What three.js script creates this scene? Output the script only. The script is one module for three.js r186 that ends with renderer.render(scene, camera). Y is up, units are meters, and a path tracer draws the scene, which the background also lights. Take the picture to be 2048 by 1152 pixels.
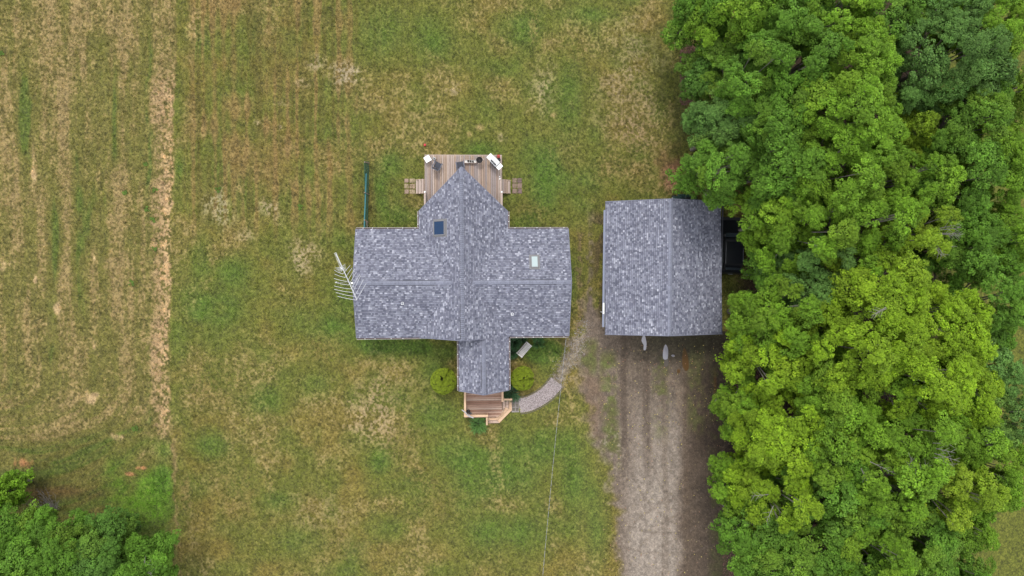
import * as THREE from 'three';
import { mergeGeometries } from 'three/addons/utils/BufferGeometryUtils.js';
import { RoundedBoxGeometry } from 'three/addons/geometries/RoundedBoxGeometry.js';

// ---------------------------------------------------------------- camera, sky, sun, exposure
const CAM_H = 57, FOCAL = 1365, TILT = Math.atan(69 / 1365), CT = Math.cos(TILT), ST = Math.sin(TILT);
const scene = new THREE.Scene();
const camera = new THREE.PerspectiveCamera(2 * Math.atan(576 / FOCAL) * 180 / Math.PI, 2048 / 1152, 0.5, 1500);
camera.position.set(0, CAM_H, 0);
camera.up.set(0, 0, -1);
camera.lookAt(ST * 50, CAM_H - CT * 50, 0);
const renderer = new THREE.WebGLRenderer({ antialias: true });
renderer.toneMapping = THREE.LinearToneMapping;
renderer.toneMappingExposure = 1.55;
renderer.shadowMap.enabled = true;
const GAIN = 1.57;                                                   // how bright open ground of albedo 1 comes out
{ // overcast sky: brighter towards the zenith, a little brighter in the west
  const W = 256, Hh = 128, d = new Float32Array(W * Hh * 4);
  for (let y = 0; y < Hh; y++) for (let x = 0; x < W; x++) {
    const el = ((y + 0.5) / Hh - 0.5) * Math.PI, az = ((x + 0.5) / W) * 2 * Math.PI, i = (y * W + x) * 4;
    const up = Math.max(0, Math.sin(el));
    let L = 1.18 * (1 + 2 * up) / 3;
    L *= 1 + 0.16 * Math.cos(az - 0.2) * Math.cos(el);
    if (el < 0) L *= 0.3;
    d[i] = L * 0.965; d[i + 1] = L * 0.995; d[i + 2] = L * 1.06; d[i + 3] = 1;
  }
  const t = new THREE.DataTexture(d, W, Hh, THREE.RGBAFormat, THREE.FloatType);
  t.mapping = THREE.EquirectangularReflectionMapping; t.magFilter = THREE.LinearFilter; t.needsUpdate = true;
  scene.background = t; scene.environment = t;
}
const sun = new THREE.DirectionalLight(new THREE.Color(1, 0.965, 0.9), 1.35);
sun.position.set(-8, 66, -40); sun.target.position.set(0, 0, 0); sun.castShadow = true; sun.shadow.radius = 24;
Object.assign(sun.shadow.camera, { left: -70, right: 70, top: 70, bottom: -70, near: 1, far: 220 });
sun.shadow.mapSize.set(2048, 2048);
scene.add(sun, sun.target);

// ---------------------------------------------------------------- helpers
const V = (x, y, z) => new THREE.Vector3(x, y, z), R = (d) => d * Math.PI / 180;
function rng(seed) { let a = seed | 0; return () => { a = (a + 0x6d2b79f5) | 0; let t = Math.imul(a ^ (a >>> 15), 1 | a); t = (t + Math.imul(t ^ (t >>> 7), 61 | t)) ^ t; return ((t ^ (t >>> 14)) >>> 0) / 4294967296; }; }
const clamp = (x, a = 0, b = 1) => Math.min(b, Math.max(a, x)), lerp = (a, b, t) => a + (b - a) * t;
const ss = (a, b, x) => { const t = clamp((x - a) / (b - a)); return t * t * (3 - 2 * t); };
function hash(x, y) { let h = Math.imul(x, 374761393) ^ Math.imul(y, 668265263); h = Math.imul(h ^ (h >>> 13), 1274126177); return ((h ^ (h >>> 16)) >>> 0) / 4294967296; }
function vn(x, y) { const xi = Math.floor(x), yi = Math.floor(y), fx = x - xi, fy = y - yi, u = fx * fx * (3 - 2 * fx), v = fy * fy * (3 - 2 * fy); const a = hash(xi, yi), b = hash(xi + 1, yi), c = hash(xi, yi + 1), d = hash(xi + 1, yi + 1); return a + (b - a) * u + (c - a + (a - b - c + d) * u) * v; }
const fbm = (x, y) => 0.5 * vn(x, y) + 0.28 * vn(x * 2.1 + 17, y * 2.1 + 5) + 0.15 * vn(x * 4.3 + 3, y * 4.3 + 41) + 0.07 * vn(x * 8.7 + 9, y * 8.7 + 7);
// measuring the photograph: where a pixel's ray meets the height h above the ground, and the other way round
function P(px, py, h = 0) { const u = px - 1024, v = py - 576, k = (CAM_H - h) / (FOCAL * CT - u * ST); return V(k * (u * CT + FOCAL * ST), h, k * v); }
function toPx(X, Z) { const dep = X * ST + CAM_H * CT; return [1024 + FOCAL * (X * CT - CAM_H * ST) / dep, 576 + FOCAL * Z / dep]; }

const used = {};
function numbered(n) { const c = used[n] ?? 0; used[n] = c + 1; return c ? `${n}_${String(c).padStart(3, '0')}` : n; }
function tag(o, label, category, group, kind) { if (label) o.userData.label = label; if (category) o.userData.category = category; if (group) o.userData.group = group; if (kind) o.userData.kind = kind; return o; }
function thing(name, label, category, pos = V(0, 0, 0), turn = 0, group) {
  const o = new THREE.Group(); o.name = numbered(name); o.position.copy(pos); o.rotation.y = turn; scene.add(o);
  return tag(o, label, category, group);
}
function part(name, geo, mat, parent, kind) {
  const g = Array.isArray(geo) ? mergeGeometries(geo.map((q) => { const n = q.index ? q.toNonIndexed() : q; for (const k of Object.keys(n.attributes)) if (!['position', 'normal', 'uv', 'color'].includes(k)) n.deleteAttribute(k); return n; })) : geo;
  const m = new THREE.Mesh(g, mat); m.name = parent ? name : numbered(name); m.castShadow = m.receiveShadow = true;
  if (kind) m.userData.kind = kind;
  (parent ?? scene).add(m); return m;
}
const structure = (name, geo, mat, label) => tag(part(name, geo, mat), label, null, null, 'structure');
function box(w, h, d, x, y, z, ry = 0, rx = 0, rz = 0) { return new THREE.BoxGeometry(w, h, d).applyMatrix4(new THREE.Matrix4().compose(V(x, y, z), new THREE.Quaternion().setFromEuler(new THREE.Euler(rx, ry, rz, 'YXZ')), V(1, 1, 1))); }
function rbox(w, h, d, x, y, z, r = 0.02, ry = 0, rx = 0, rz = 0) { return new RoundedBoxGeometry(w, h, d, 2, r).applyMatrix4(new THREE.Matrix4().compose(V(x, y, z), new THREE.Quaternion().setFromEuler(new THREE.Euler(rx, ry, rz, 'YXZ')), V(1, 1, 1))); }
function cyl(r0, r1, h, x, y, z, n = 14) { return new THREE.CylinderGeometry(r0, r1, h, n).translate(x, y, z); }
function bar(a, b, r0, r1 = r0, n = 7) { const d = b.clone().sub(a), g = new THREE.CylinderGeometry(r1, r0, d.length(), n); g.applyQuaternion(new THREE.Quaternion().setFromUnitVectors(V(0, 1, 0), d.normalize())); const m = a.clone().add(b).multiplyScalar(0.5); return g.translate(m.x, m.y, m.z); }
function beam(a, b, w, h) { const d = b.clone().sub(a), g = new THREE.BoxGeometry(w, h, d.length()); const q = new THREE.Quaternion().setFromRotationMatrix(new THREE.Matrix4().lookAt(a, b, V(0, 1, 0))); g.applyQuaternion(q); const m = a.clone().add(b).multiplyScalar(0.5); return g.translate(m.x, m.y, m.z); }
function tube(pts, r, seg = 24, n = 6) { return new THREE.TubeGeometry(new THREE.CatmullRomCurve3(pts), seg, r, n); }
function prism(pts, y0, y1) { // plan polygon [x, z] pulled up from y0 to y1
  const s = new THREE.Shape(pts.map(([x, z]) => new THREE.Vector2(x, -z)));
  return new THREE.ExtrudeGeometry(s, { depth: y1 - y0, bevelEnabled: false }).rotateX(-Math.PI / 2).translate(0, y0, 0);
}
const std = (r, g, b, rough = 0.8, extra = {}) => new THREE.MeshStandardMaterial({ color: new THREE.Color().setRGB(r, g, b), roughness: rough, ...extra });

// computed textures
function tex(w, h, f, srgb = true) {
  const d = new Uint8Array(w * h * 4);
  for (let y = 0; y < h; y++) for (let x = 0; x < w; x++) { const c = f(x / w, y / h, x, y), i = (y * w + x) * 4; d[i] = clamp(c[0], 0, 255); d[i + 1] = clamp(c[1], 0, 255); d[i + 2] = clamp(c[2], 0, 255); d[i + 3] = 255; }
  const t = new THREE.DataTexture(d, w, h); t.wrapS = t.wrapT = THREE.RepeatWrapping; t.magFilter = THREE.LinearFilter;
  if (srgb) t.colorSpace = THREE.SRGBColorSpace; t.needsUpdate = true; return t;
}
// wood grain along u; box uvs run 0..1 on each face
const grainTex = (seed, c0, c1, knot) => tex(256, 64, (u, v) => {
  const s = fbm(u * 5 + seed, v * 26 + seed * 3), f = vn(u * 40 + seed, v * 90), k = ss(0.72, 0.95, vn(u * 9 + seed * 7, v * 4 + seed)) * knot;
  const q = clamp(s * 0.9 + f * 0.25 - 0.1 - k * 0.5);
  return [lerp(c0[0], c1[0], q), lerp(c0[1], c1[1], q), lerp(c0[2], c1[2], q)];
});
const woodMats = (list, rough = 0.85) => list.map(([c0, c1, k], i) => new THREE.MeshStandardMaterial({ map: grainTex(i * 13.7 + c0[0], c0, c1, k ?? 0.5), roughness: rough }));
const greyWood = woodMats([[[123, 107, 99], [195, 176, 165]], [[134, 116, 105], [204, 187, 176]], [[114, 96, 85], [184, 162, 149]], [[145, 127, 116], [213, 195, 184]], [[127, 107, 92], [193, 169, 151]], [[118, 105, 101], [180, 167, 162]]]);
const redWood = woodMats([[[128, 98, 82], [190, 156, 136]], [[136, 106, 90], [198, 168, 150]], [[112, 80, 64], [176, 140, 120]], [[146, 120, 104], [206, 182, 166]], [[120, 88, 72], [182, 148, 128], 0.9], [[134, 108, 96], [192, 166, 150]]]);
const paleWood = woodMats([[[176, 142, 112], [220, 190, 160]], [[168, 132, 104], [214, 184, 154]]]);
const M = {
  white: std(0.78, 0.78, 0.77, 0.45), offWhite: std(0.62, 0.6, 0.56, 0.6), whiteMetal: std(0.52, 0.52, 0.54, 0.35, { metalness: 0.25 }), alu: std(0.72, 0.72, 0.74, 0.38, { metalness: 0.5 }),
  black: std(0.015, 0.015, 0.017, 0.5), darkGrey: std(0.04, 0.042, 0.05, 0.7), sling: std(0.05, 0.053, 0.068, 0.85), chairFrame: std(0.1, 0.105, 0.135, 0.55),
  rubber: std(0.02, 0.02, 0.02, 0.9), siding: std(0.5, 0.47, 0.4, 0.7), gutterIn: std(0.12, 0.075, 0.07, 0.6), gutter: std(0.42, 0.38, 0.37, 0.5), soffit: std(0.45, 0.43, 0.4, 0.7),
  ridgeVent: std(0.05, 0.05, 0.06, 0.9), roofDeck: std(0.12, 0.12, 0.14, 0.9), cap: std(0.15, 0.155, 0.2, 0.9), capPale: std(0.225, 0.235, 0.3, 0.88), steel: std(0.45, 0.46, 0.48, 0.35, { metalness: 0.8 }),
  glassDark: new THREE.MeshPhysicalMaterial({ color: new THREE.Color().setRGB(0.012, 0.035, 0.085), roughness: 0.2, specularIntensity: 0.4, clearcoat: 0.15 }),
  skyPale: new THREE.MeshPhysicalMaterial({ color: new THREE.Color().setRGB(0.34, 0.41, 0.41), roughness: 0.2, clearcoat: 0.6 }),
  pane: new THREE.MeshPhysicalMaterial({ color: new THREE.Color().setRGB(0.04, 0.05, 0.06), roughness: 0.05, clearcoat: 1 }),
  paint: new THREE.MeshPhysicalMaterial({ color: new THREE.Color().setRGB(0.006, 0.007, 0.01), roughness: 0.4, clearcoat: 0.3, clearcoatRoughness: 0.06 }),
  red: std(0.4, 0.025, 0.02, 0.4), teal: std(0.03, 0.15, 0.17, 0.55), bark: std(0.16, 0.14, 0.12, 0.95), twig: std(0.22, 0.2, 0.185, 0.9), concrete: std(0.32, 0.3, 0.27, 0.95),
};
// ---------------------------------------------------------------- the ground and what grows, wears and dries on it, some shade painted in
const mix3 = (a, b, t) => [lerp(a[0], b[0], t), lerp(a[1], b[1], t), lerp(a[2], b[2], t)];
const C = { olive: [115, 108, 54], green: [93, 110, 46], lush: [84, 122, 42], tan: [148, 128, 86], straw: [192, 168, 124], brown: [104, 84, 50], pale: [178, 164, 136], dirt: [128, 113, 101], dirtPale: [164, 152, 143], dirtDark: [92, 78, 66], soil: [120, 92, 70], litter: [92, 62, 52], moss: [104, 104, 56] };
// hay field to the west: its edge with the lawn, as photo pixels at ground level
const fieldEdge = (y) => 346 + 6 * Math.sin(y / 260 + 1.9) + (y > 850 ? (y - 850) * 0.03 : 0) + (vn(y / 14, 3) - 0.5) * 7;
// worn drive in front of the garage: west and east edge
const driveW = (y) => (y < 640 ? 1166 + (y - 400) * 0.03 : lerp(1143, 1241, ss(690, 1080, y)) + (y < 690 ? 26 * (1 - ss(640, 690, y)) : 0)) + (vn(y / 30, 11) - 0.5) * 16 + (vn(y / 9, 12) - 0.5) * 8;
const driveE = (y) => (y < 640 ? 1190 : y < 668 ? lerp(1190, 1480, ss(640, 668, y)) : 1482) + (vn(y / 40, 21) - 0.5) * 14;
// patches: [x, y, rx, ry, colour, strength, speckled]
const lawnPatches = [
  [390, 48, 20, 34, C.straw, 0.95, 1], [380, 20, 22, 14, C.tan, 0.6, 1], [382, 118, 16, 18, C.tan, 0.6, 1], [632, 128, 24, 20, C.pale, 1, 1], [690, 155, 36, 28, [168, 158, 138], 1, 1], [604, 164, 18, 12, C.pale, 0.9, 1], [566, 206, 26, 9, C.pale, 0.6, 1],
  [513, 247, 9, 8, C.pale, 0.9, 1], [560, 254, 7, 8, C.pale, 0.9, 1], [602, 236, 10, 6, C.pale, 0.7, 1], [478, 372, 14, 16, C.straw, 0.75, 1], [440, 415, 36, 48, [172, 166, 134], 1, 1], [536, 415, 28, 22, C.pale, 1, 1], [553, 440, 18, 14, C.pale, 0.5, 1], [604, 515, 36, 42, [172, 158, 130], 0.95, 1], [600, 286, 44, 22, C.tan, 0.5, 1], [493, 470, 22, 16, C.pale, 0.5, 1],
  [958, 254, 13, 10, C.straw, 1.0, 0], [938, 268, 8, 8, C.straw, 0.7, 1], [1003, 274, 10, 12, C.pale, 0.8, 1], [908, 182, 14, 18, C.pale, 0.8, 1], [1066, 60, 16, 44, C.tan, 0.6, 1], [1085, 175, 34, 64, C.pale, 0.85, 1], [1106, 230, 9, 8, C.straw, 0.9, 1], [1200, 55, 90, 34, [150, 148, 92], 0.55, 1], [1150, 100, 30, 50, C.tan, 0.35, 1], [1270, 120, 70, 80, [160, 148, 116], 0.75, 1], [1250, 210, 110, 80, [154, 140, 108], 0.65, 1], [1270, 270, 60, 50, [160, 140, 108], 0.75, 1], [1130, 300, 50, 40, [130, 124, 78], 0.4, 1], [1240, 340, 70, 40, C.tan, 0.45, 1],
  [760, 790, 100, 90, [162, 146, 110], 0.8, 1], [740, 830, 60, 70, [176, 158, 126], 0.8, 1], [800, 880, 50, 40, [146, 128, 96], 0.45, 1], [650, 700, 60, 40, C.tan, 0.4, 1], [430, 760, 90, 60, [134, 120, 74], 0.4, 1], [410, 770, 30, 24, C.tan, 0.4, 1], [640, 1020, 90, 60, [158, 144, 106], 0.7, 1], [480, 980, 60, 60, C.tan, 0.4, 1], [540, 980, 14, 44, C.straw, 0.5, 1], [860, 1010, 80, 50, [136, 122, 80], 0.4, 1], [700, 1090, 90, 40, [142, 126, 88], 0.4, 1], [830, 960, 50, 30, [110, 92, 56], 0.4, 1], [372, 985, 16, 60, C.tan, 0.7, 1], [385, 1060, 20, 60, [140, 128, 90], 0.6, 1],
  [1050, 520, 0, 0, C.tan, 0, 0], [1075, 430, 40, 26, C.tan, 0.45, 1], [560, 130, 60, 120, [132, 112, 66], 0.45, 0], [520, 320, 90, 80, [136, 112, 68], 0.45, 0], [690, 300, 50, 40, C.tan, 0.4, 1],
  [1346, 335, 34, 46, [140, 104, 80], 1.2, 0], [1346, 362, 34, 30, [172, 134, 106], 1.1, 1], [1378, 160, 16, 46, C.litter, 0.9, 1], [1330, 120, 40, 90, C.green, 0.5, 0], [1360, 230, 26, 60, [84, 96, 46], 0.6, 0],
];
const greenSpots = [[800, 690, 90, 22], [890, 700, 40, 30], [1090, 700, 40, 30], [760, 690, 50, 18], [1010, 690, 30, 24], [270, 40, 18, 20], [395, 85, 40, 40], [760, 60, 60, 70], [860, 90, 60, 70], [1040, 60, 50, 40], [1180, 30, 80, 30], [1140, 200, 36, 110], [1090, 330, 40, 60], [1170, 380, 40, 60], [960, 300, 50, 26], [760, 380, 20, 70], [790, 430, 50, 34], [780, 330, 40, 40], [1090, 380, 40, 70], [1050, 445, 36, 20], [690, 610, 40, 60], [700, 670, 70, 40], [800, 700, 110, 30], [870, 740, 40, 60], [880, 830, 70, 50], [900, 905, 60, 36], [420, 890, 50, 30], [560, 1000, 50, 34], [590, 1080, 70, 40], [760, 920, 30, 40], [380, 600, 40, 60], [440, 620, 60, 50], [620, 640, 60, 40], [630, 770, 50, 40], [1040, 920, 60, 90], [1150, 950, 40, 140], [1195, 1050, 30, 90], [960, 960, 70, 60], [1100, 880, 50, 60], [1090, 720, 34, 46], [1055, 700, 60, 24], [1180, 700, 20, 34], [400, 520, 26, 60], [460, 540, 50, 40], [360, 330, 14, 40], [530, 800, 50, 50], [980, 1060, 80, 60], [1060, 1080, 60, 60], [1130, 560, 30, 80]];  // those along the south wall also paint its shade as darker green
function blot(x, y, [cx, cy, rx, ry], n) { const dx = (x - cx) / rx, dy = (y - cy) / ry, d = dx * dx + dy * dy; return d > 3 ? 0 : ss(1.25, 0.15, Math.sqrt(d) + (n - 0.5) * 1.1); }

function fieldColor(x, y, n) {
  // mown straw in long streaks, turning round in an arc at the south end
  let xs = x, ys = y;
  if (y > 760) { const r = Math.hypot((x - 60) * 1.0, (y - 640) * 0.95); const k = ss(760, 900, y); xs = lerp(x, r * 0.95 + 40, k); ys = lerp(y, Math.atan2(y - 640, x - 60) * 300, k); }
  const s1 = vn(xs / 26 + (n.a - 0.5) * 1.2, ys / 230 + 7), s2 = vn(xs / 11 + 3 + (n.b - 0.5), ys / 120), s3 = vn(xs / 4.5 + (n.c - 0.5), ys / 40 + 9);
  let dry = 0.5 * s1 + 0.28 * s2 + 0.16 * s3 + 0.26 * n.b + 0.3 * n.a - 0.3;
  dry += 0.10 * ss(230, 330, x) * ss(880, 700, y) - 0.16 * ss(820, 1000, y) + 0.08 * ss(330, 0, y) * ss(160, 60, Math.abs(x - 130));
  for (const [cx, w, y0, y1] of [[182, 11, 60, 480], [225, 8, 120, 420], [258, 6, 120, 320], [297, 6, 0, 860], [45, 10, 110, 300], [205, 12, 380, 560], [165, 10, 560, 690]]) dry -= 0.24 * ss(w * 1.6, 0, Math.abs(x - cx + (n.b - 0.5) * 16)) * ss(y0 - 40, y0 + 30, y) * ss(y1 + 40, y1 - 30, y);
  for (const [cx, w, y0, y1] of [[95, 22, -40, 280], [150, 12, -40, 460], [240, 16, 60, 720], [272, 12, 360, 780], [318, 16, 240, 900], [20, 10, 200, 500], [130, 10, 420, 700]]) dry += 0.1 * ss(w * 2.4, 0, Math.abs(x - cx + (n.b - 0.5) * 22)) * ss(y0 - 60, y0 + 40, y) * ss(y1 + 60, y1 - 40, y);
  let c = mix3(mix3([96, 112, 46], [118, 116, 58], ss(0.12, 0.36, dry)), [142, 127, 78], 0.66 * ss(0.36, 0.76, dry));
  c = mix3(c, [170, 148, 110], 0.6 * ss(0.52, 0.84, dry + (n.e - 0.5) * 0.5 + (n.d - 0.5) * 0.2));
  // dry windrow along the edge
  const e = fieldEdge(y) - x + (n.c - 0.5) * 10, row = (0.55 + 0.45 * ss(0.3, 0.6, n.b)) * ss(66, 20, e) * ss(-2, 5, e) * ss(100, 200, y) * ss(930, 860, y);
  c = mix3(c, [176, 150, 116], row * 0.9 * ss(0.42, 0.7, n.d * 0.7 + n.e * 0.5 - 0.05 + row * 0.1));
  c = mix3(c, [206, 176, 134], (0.28 + 0.5 * ss(0.25, 0.6, n.b2)) * ss(14, 5, Math.abs(e - 8)) * ss(0.4, 0.6, n.e * 0.7 + n.d * 0.35) * ss(140, 260, y) * ss(900, 800, y));
  c = mix3(c, [106, 146, 44], 0.95 * blot(x, y, [296, 990, 96, 84], n.b));
  c = mix3(c, [98, 136, 48], 0.8 * blot(x, y, [325, 955, 24, 60], n.b));
  c = mix3(c, [124, 92, 62], 0.55 * blot(x, y, [110, 985, 130, 20], n.b));
  c = mix3(c, [104, 86, 52], 0.5 * blot(x, y, [40, 985, 60, 40], n.b));
  for (const q of [[182, 796, 24, 14], [188, 516, 4, 9], [66, 335, 4, 34], [8, 527, 12, 12], [188, 690, 5, 10], [45, 925, 18, 11], [235, 872, 14, 8], [283, 935, 10, 5], [258, 948, 12, 4], [115, 620, 10, 16], [70, 560, 5, 14], [66, 345, 6, 20]]) c = mix3(c, q[1] > 900 ? [186, 138, 96] : [208, 182, 140], 0.95 * blot(x, y, q, n.d));
  return c;
}
function lawnColor(x, y, n) {
  let g = 0.5 * n.a + 0.5 * n.b;
  for (const s of greenSpots) { const k = blot(x, y, s, n.b); if (k) g += 0.3 * k; }
  let c = mix3([130, 120, 58], [112, 117, 51], ss(0.3, 0.58, g));
  c = mix3(c, [97, 118, 48], 0.8 * ss(0.55, 0.86, g));
  c = mix3(c, C.lush, 0.5 * ss(0.75, 1.05, g));
  const dry = 0.5 * n.a2 + 0.36 * n.b2 + 0.1 * n.c - 0.2 * ss(0.45, 0.85, g);
  c = mix3(c, [142, 126, 74], 0.4 * ss(0.42, 0.66, dry));
  c = mix3(c, [160, 144, 104], 0.6 * ss(0.36, 0.6, dry) * ss(0.5, 0.74, n.e * 0.6 + n.d * 0.42));
  c = mix3(c, [158, 138, 100], 0.7 * ss(12, 2, fieldEdge(y) * -1 + x) * ss(820, 900, y) * ss(0.25, 0.55, n.c * 0.6 + n.e * 0.4));
  // mowing lines in the north-west
  const w = ss(352, 400, x) * ss(830, 640, x) * ss(520, 400, y);
  if (w > 0) { const s = vn(x / 9 + (n.c - 0.5) * 0.5, y / 210), s2 = Math.sin(x / 3.35 + (n.b - 0.5) * 2); c = mix3(c, [147, 122, 78], w * 0.72 * ss(0.42, 0.8, s * 0.85 + s2 * 0.12 + (n.b2 - 0.35) * 0.5)); c = mix3(c, [100, 94, 44], w * 0.6 * ss(0.45, 0.15, s + s2 * 0.12)); }
  for (const q of lawnPatches) { const k = blot(x, y, q, n.c * 0.6 + n.b * 0.4); if (k) c = mix3(c, q[4], k * q[5] * 0.82 * (q[6] ? ss(0.4, 0.62, n.e * 0.62 + n.d * 0.42 - 0.04 + k * 0.06) : 1)); }
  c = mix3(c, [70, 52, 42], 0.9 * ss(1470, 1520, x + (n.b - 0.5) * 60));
  c = mix3(c, [108, 116, 42], ss(1840, 1900, x));                   // the meadow beyond the wood
  c = mix3(c, [96, 84, 62], 0.8 * ss(30, 8, Math.abs(x - 1204)) * ss(410, 440, y) * ss(690, 660, y) * ss(0.35, 0.6, n.c));
  c = mix3(c, [122, 104, 84], 0.6 * ss(10, 3, Math.abs(x - 1158 + (n.b - 0.5) * 14)) * ss(440, 480, y) * ss(0.4, 0.6, n.d) * ss(700, 680, y));
  return c;
}
function driveColor(x, y, n) {
  const s1 = vn(x / 17 + (n.b - 0.5) * 0.8, y / 260), s2 = vn(x / 5 + (n.c - 0.5) * 0.8, y / 120 + 3);
  const wear = ss(660, 1000, y) * ss(1235, 1275, x) * ss(1372, 1345, x + (n.b - 0.5) * 20);
  let c = mix3([132, 118, 108], [172, 161, 153], clamp(wear * 1.15 * (0.5 + 0.3 * s1 + 0.25 * s2 + 0.3 * (n.b - 0.4))));
  const east = ss(1345, 1392, x + (n.b - 0.5) * 24);
  c = mix3(c, [88, 73, 62], east * (0.62 + 0.3 * s1));  // tree shade over the damp east half, painted into the dirt
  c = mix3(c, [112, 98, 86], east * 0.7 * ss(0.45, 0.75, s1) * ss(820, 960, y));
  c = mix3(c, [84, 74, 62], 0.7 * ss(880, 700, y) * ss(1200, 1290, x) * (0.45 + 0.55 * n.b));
  for (const cx of [1248, 1293]) c = mix3(c, [92, 79, 70], 0.75 * ss(11, 3, Math.abs(x - cx - 9 * ss(800, 1150, y) - (n.b - 0.5) * 6)) * ss(1010, 860, y) * (0.5 + 0.5 * s2));
  for (const cx of [1330, 1372]) c = mix3(c, [98, 82, 68], 0.3 * ss(9, 3, Math.abs(x - cx - (n.b - 0.5) * 8)) * (0.4 + 0.6 * s2));
  // the reddish wheel line on the east side, the worn oval on the west
  c = mix3(c, [138, 90, 52], 0.6 * ss(5, 1.5, Math.abs(x - 1430 - (n.b - 0.5) * 5)) * ss(730, 760, y) * ss(850, 810, y));
  c = mix3(c, [132, 112, 96], 0.85 * blot(x, y, [1182, 815, 30, 90], n.c));
  c = mix3(c, [168, 156, 140], 0.7 * blot(x, y, [1162, 884, 9, 18], n.d));
  c = mix3(c, [146, 130, 116], 0.8 * blot(x, y, [1357, 800, 12, 34], n.c));
  c = mix3(c, [140, 124, 112], 0.75 * blot(x, y, [1340, 760, 14, 20], n.c));
  // moss and grass that come through
  const gr = 0.55 * n.b + 0.45 * n.c;
  const mz = Math.max(0.9 * ss(26, 6, Math.abs(x - 1218 - (y - 800) * 0.04)) * ss(960, 900, y) * ss(690, 720, y), 0.75 * ss(22, 5, Math.abs(x - 1320)) * ss(900, 820, y), 0.6 * ss(24, 8, Math.abs(x - 1392)) * ss(890, 840, y), 0.85 * ss(26, 10, Math.abs(x - 1176)) * ss(760, 730, y) * ss(670, 690, y), 0.55 * ss(30, 10, Math.abs(x - 1440)), 0.7 * ss(1430, 1470, x) * ss(1010, 1050, y));
  c = mix3(c, mix3(C.moss, [96, 112, 50], n.d), 0.85 * mz * ss(0.36, 0.62, gr * 0.8 + n.d * 0.25));
  c = mix3(c, [76, 72, 56], 0.8 * ss(740, 680, y) * ss(1230, 1330, x));  // wet ground before the garage, with the shade of the building painted in
  c = mix3(c, [150, 138, 128], 0.7 * ss(0.62, 0.8, n.e * 0.6 + n.d * 0.45) * ss(1275, 1232, x) * ss(820, 900, y));
  for (const [lx, ly, lr] of [[1118, 756, 12], [1126, 740, 13], [1134, 726, 14], [1142, 712, 15], [1150, 696, 16], [1158, 678, 16], [1166, 658, 14]]) c = mix3(c, mix3([140, 126, 108], [180, 166, 150], ss(0.35, 0.7, n.e * 0.7 + n.d * 0.35)), 0.7 * ss(lr * 1.1, lr * 0.4, Math.hypot(x - lx, y - ly) + (n.d - 0.5) * 9));
  // rubbly link from the garden path up to the passage
  c = mix3(c, [160, 146, 130], 0.8 * ss(0.42, 0.68, n.e * 0.7 + n.d * 0.4) * blot(x, y, [1140, 715, 26, 50], n.c));
  c = mix3(c, C.litter, 0.9 * ss(1462, 1480, x + (n.b - 0.5) * 20) * Math.max(blot(x, y, [1485, 755, 40, 34], n.c), blot(x, y, [1485, 1095, 40, 70], n.c)));
  c = mix3(c, [66, 54, 45], 0.75 * ss(1410, 1482, x));  // deepest tree shade at the east margin, put into the colour
  return c;
}
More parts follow.
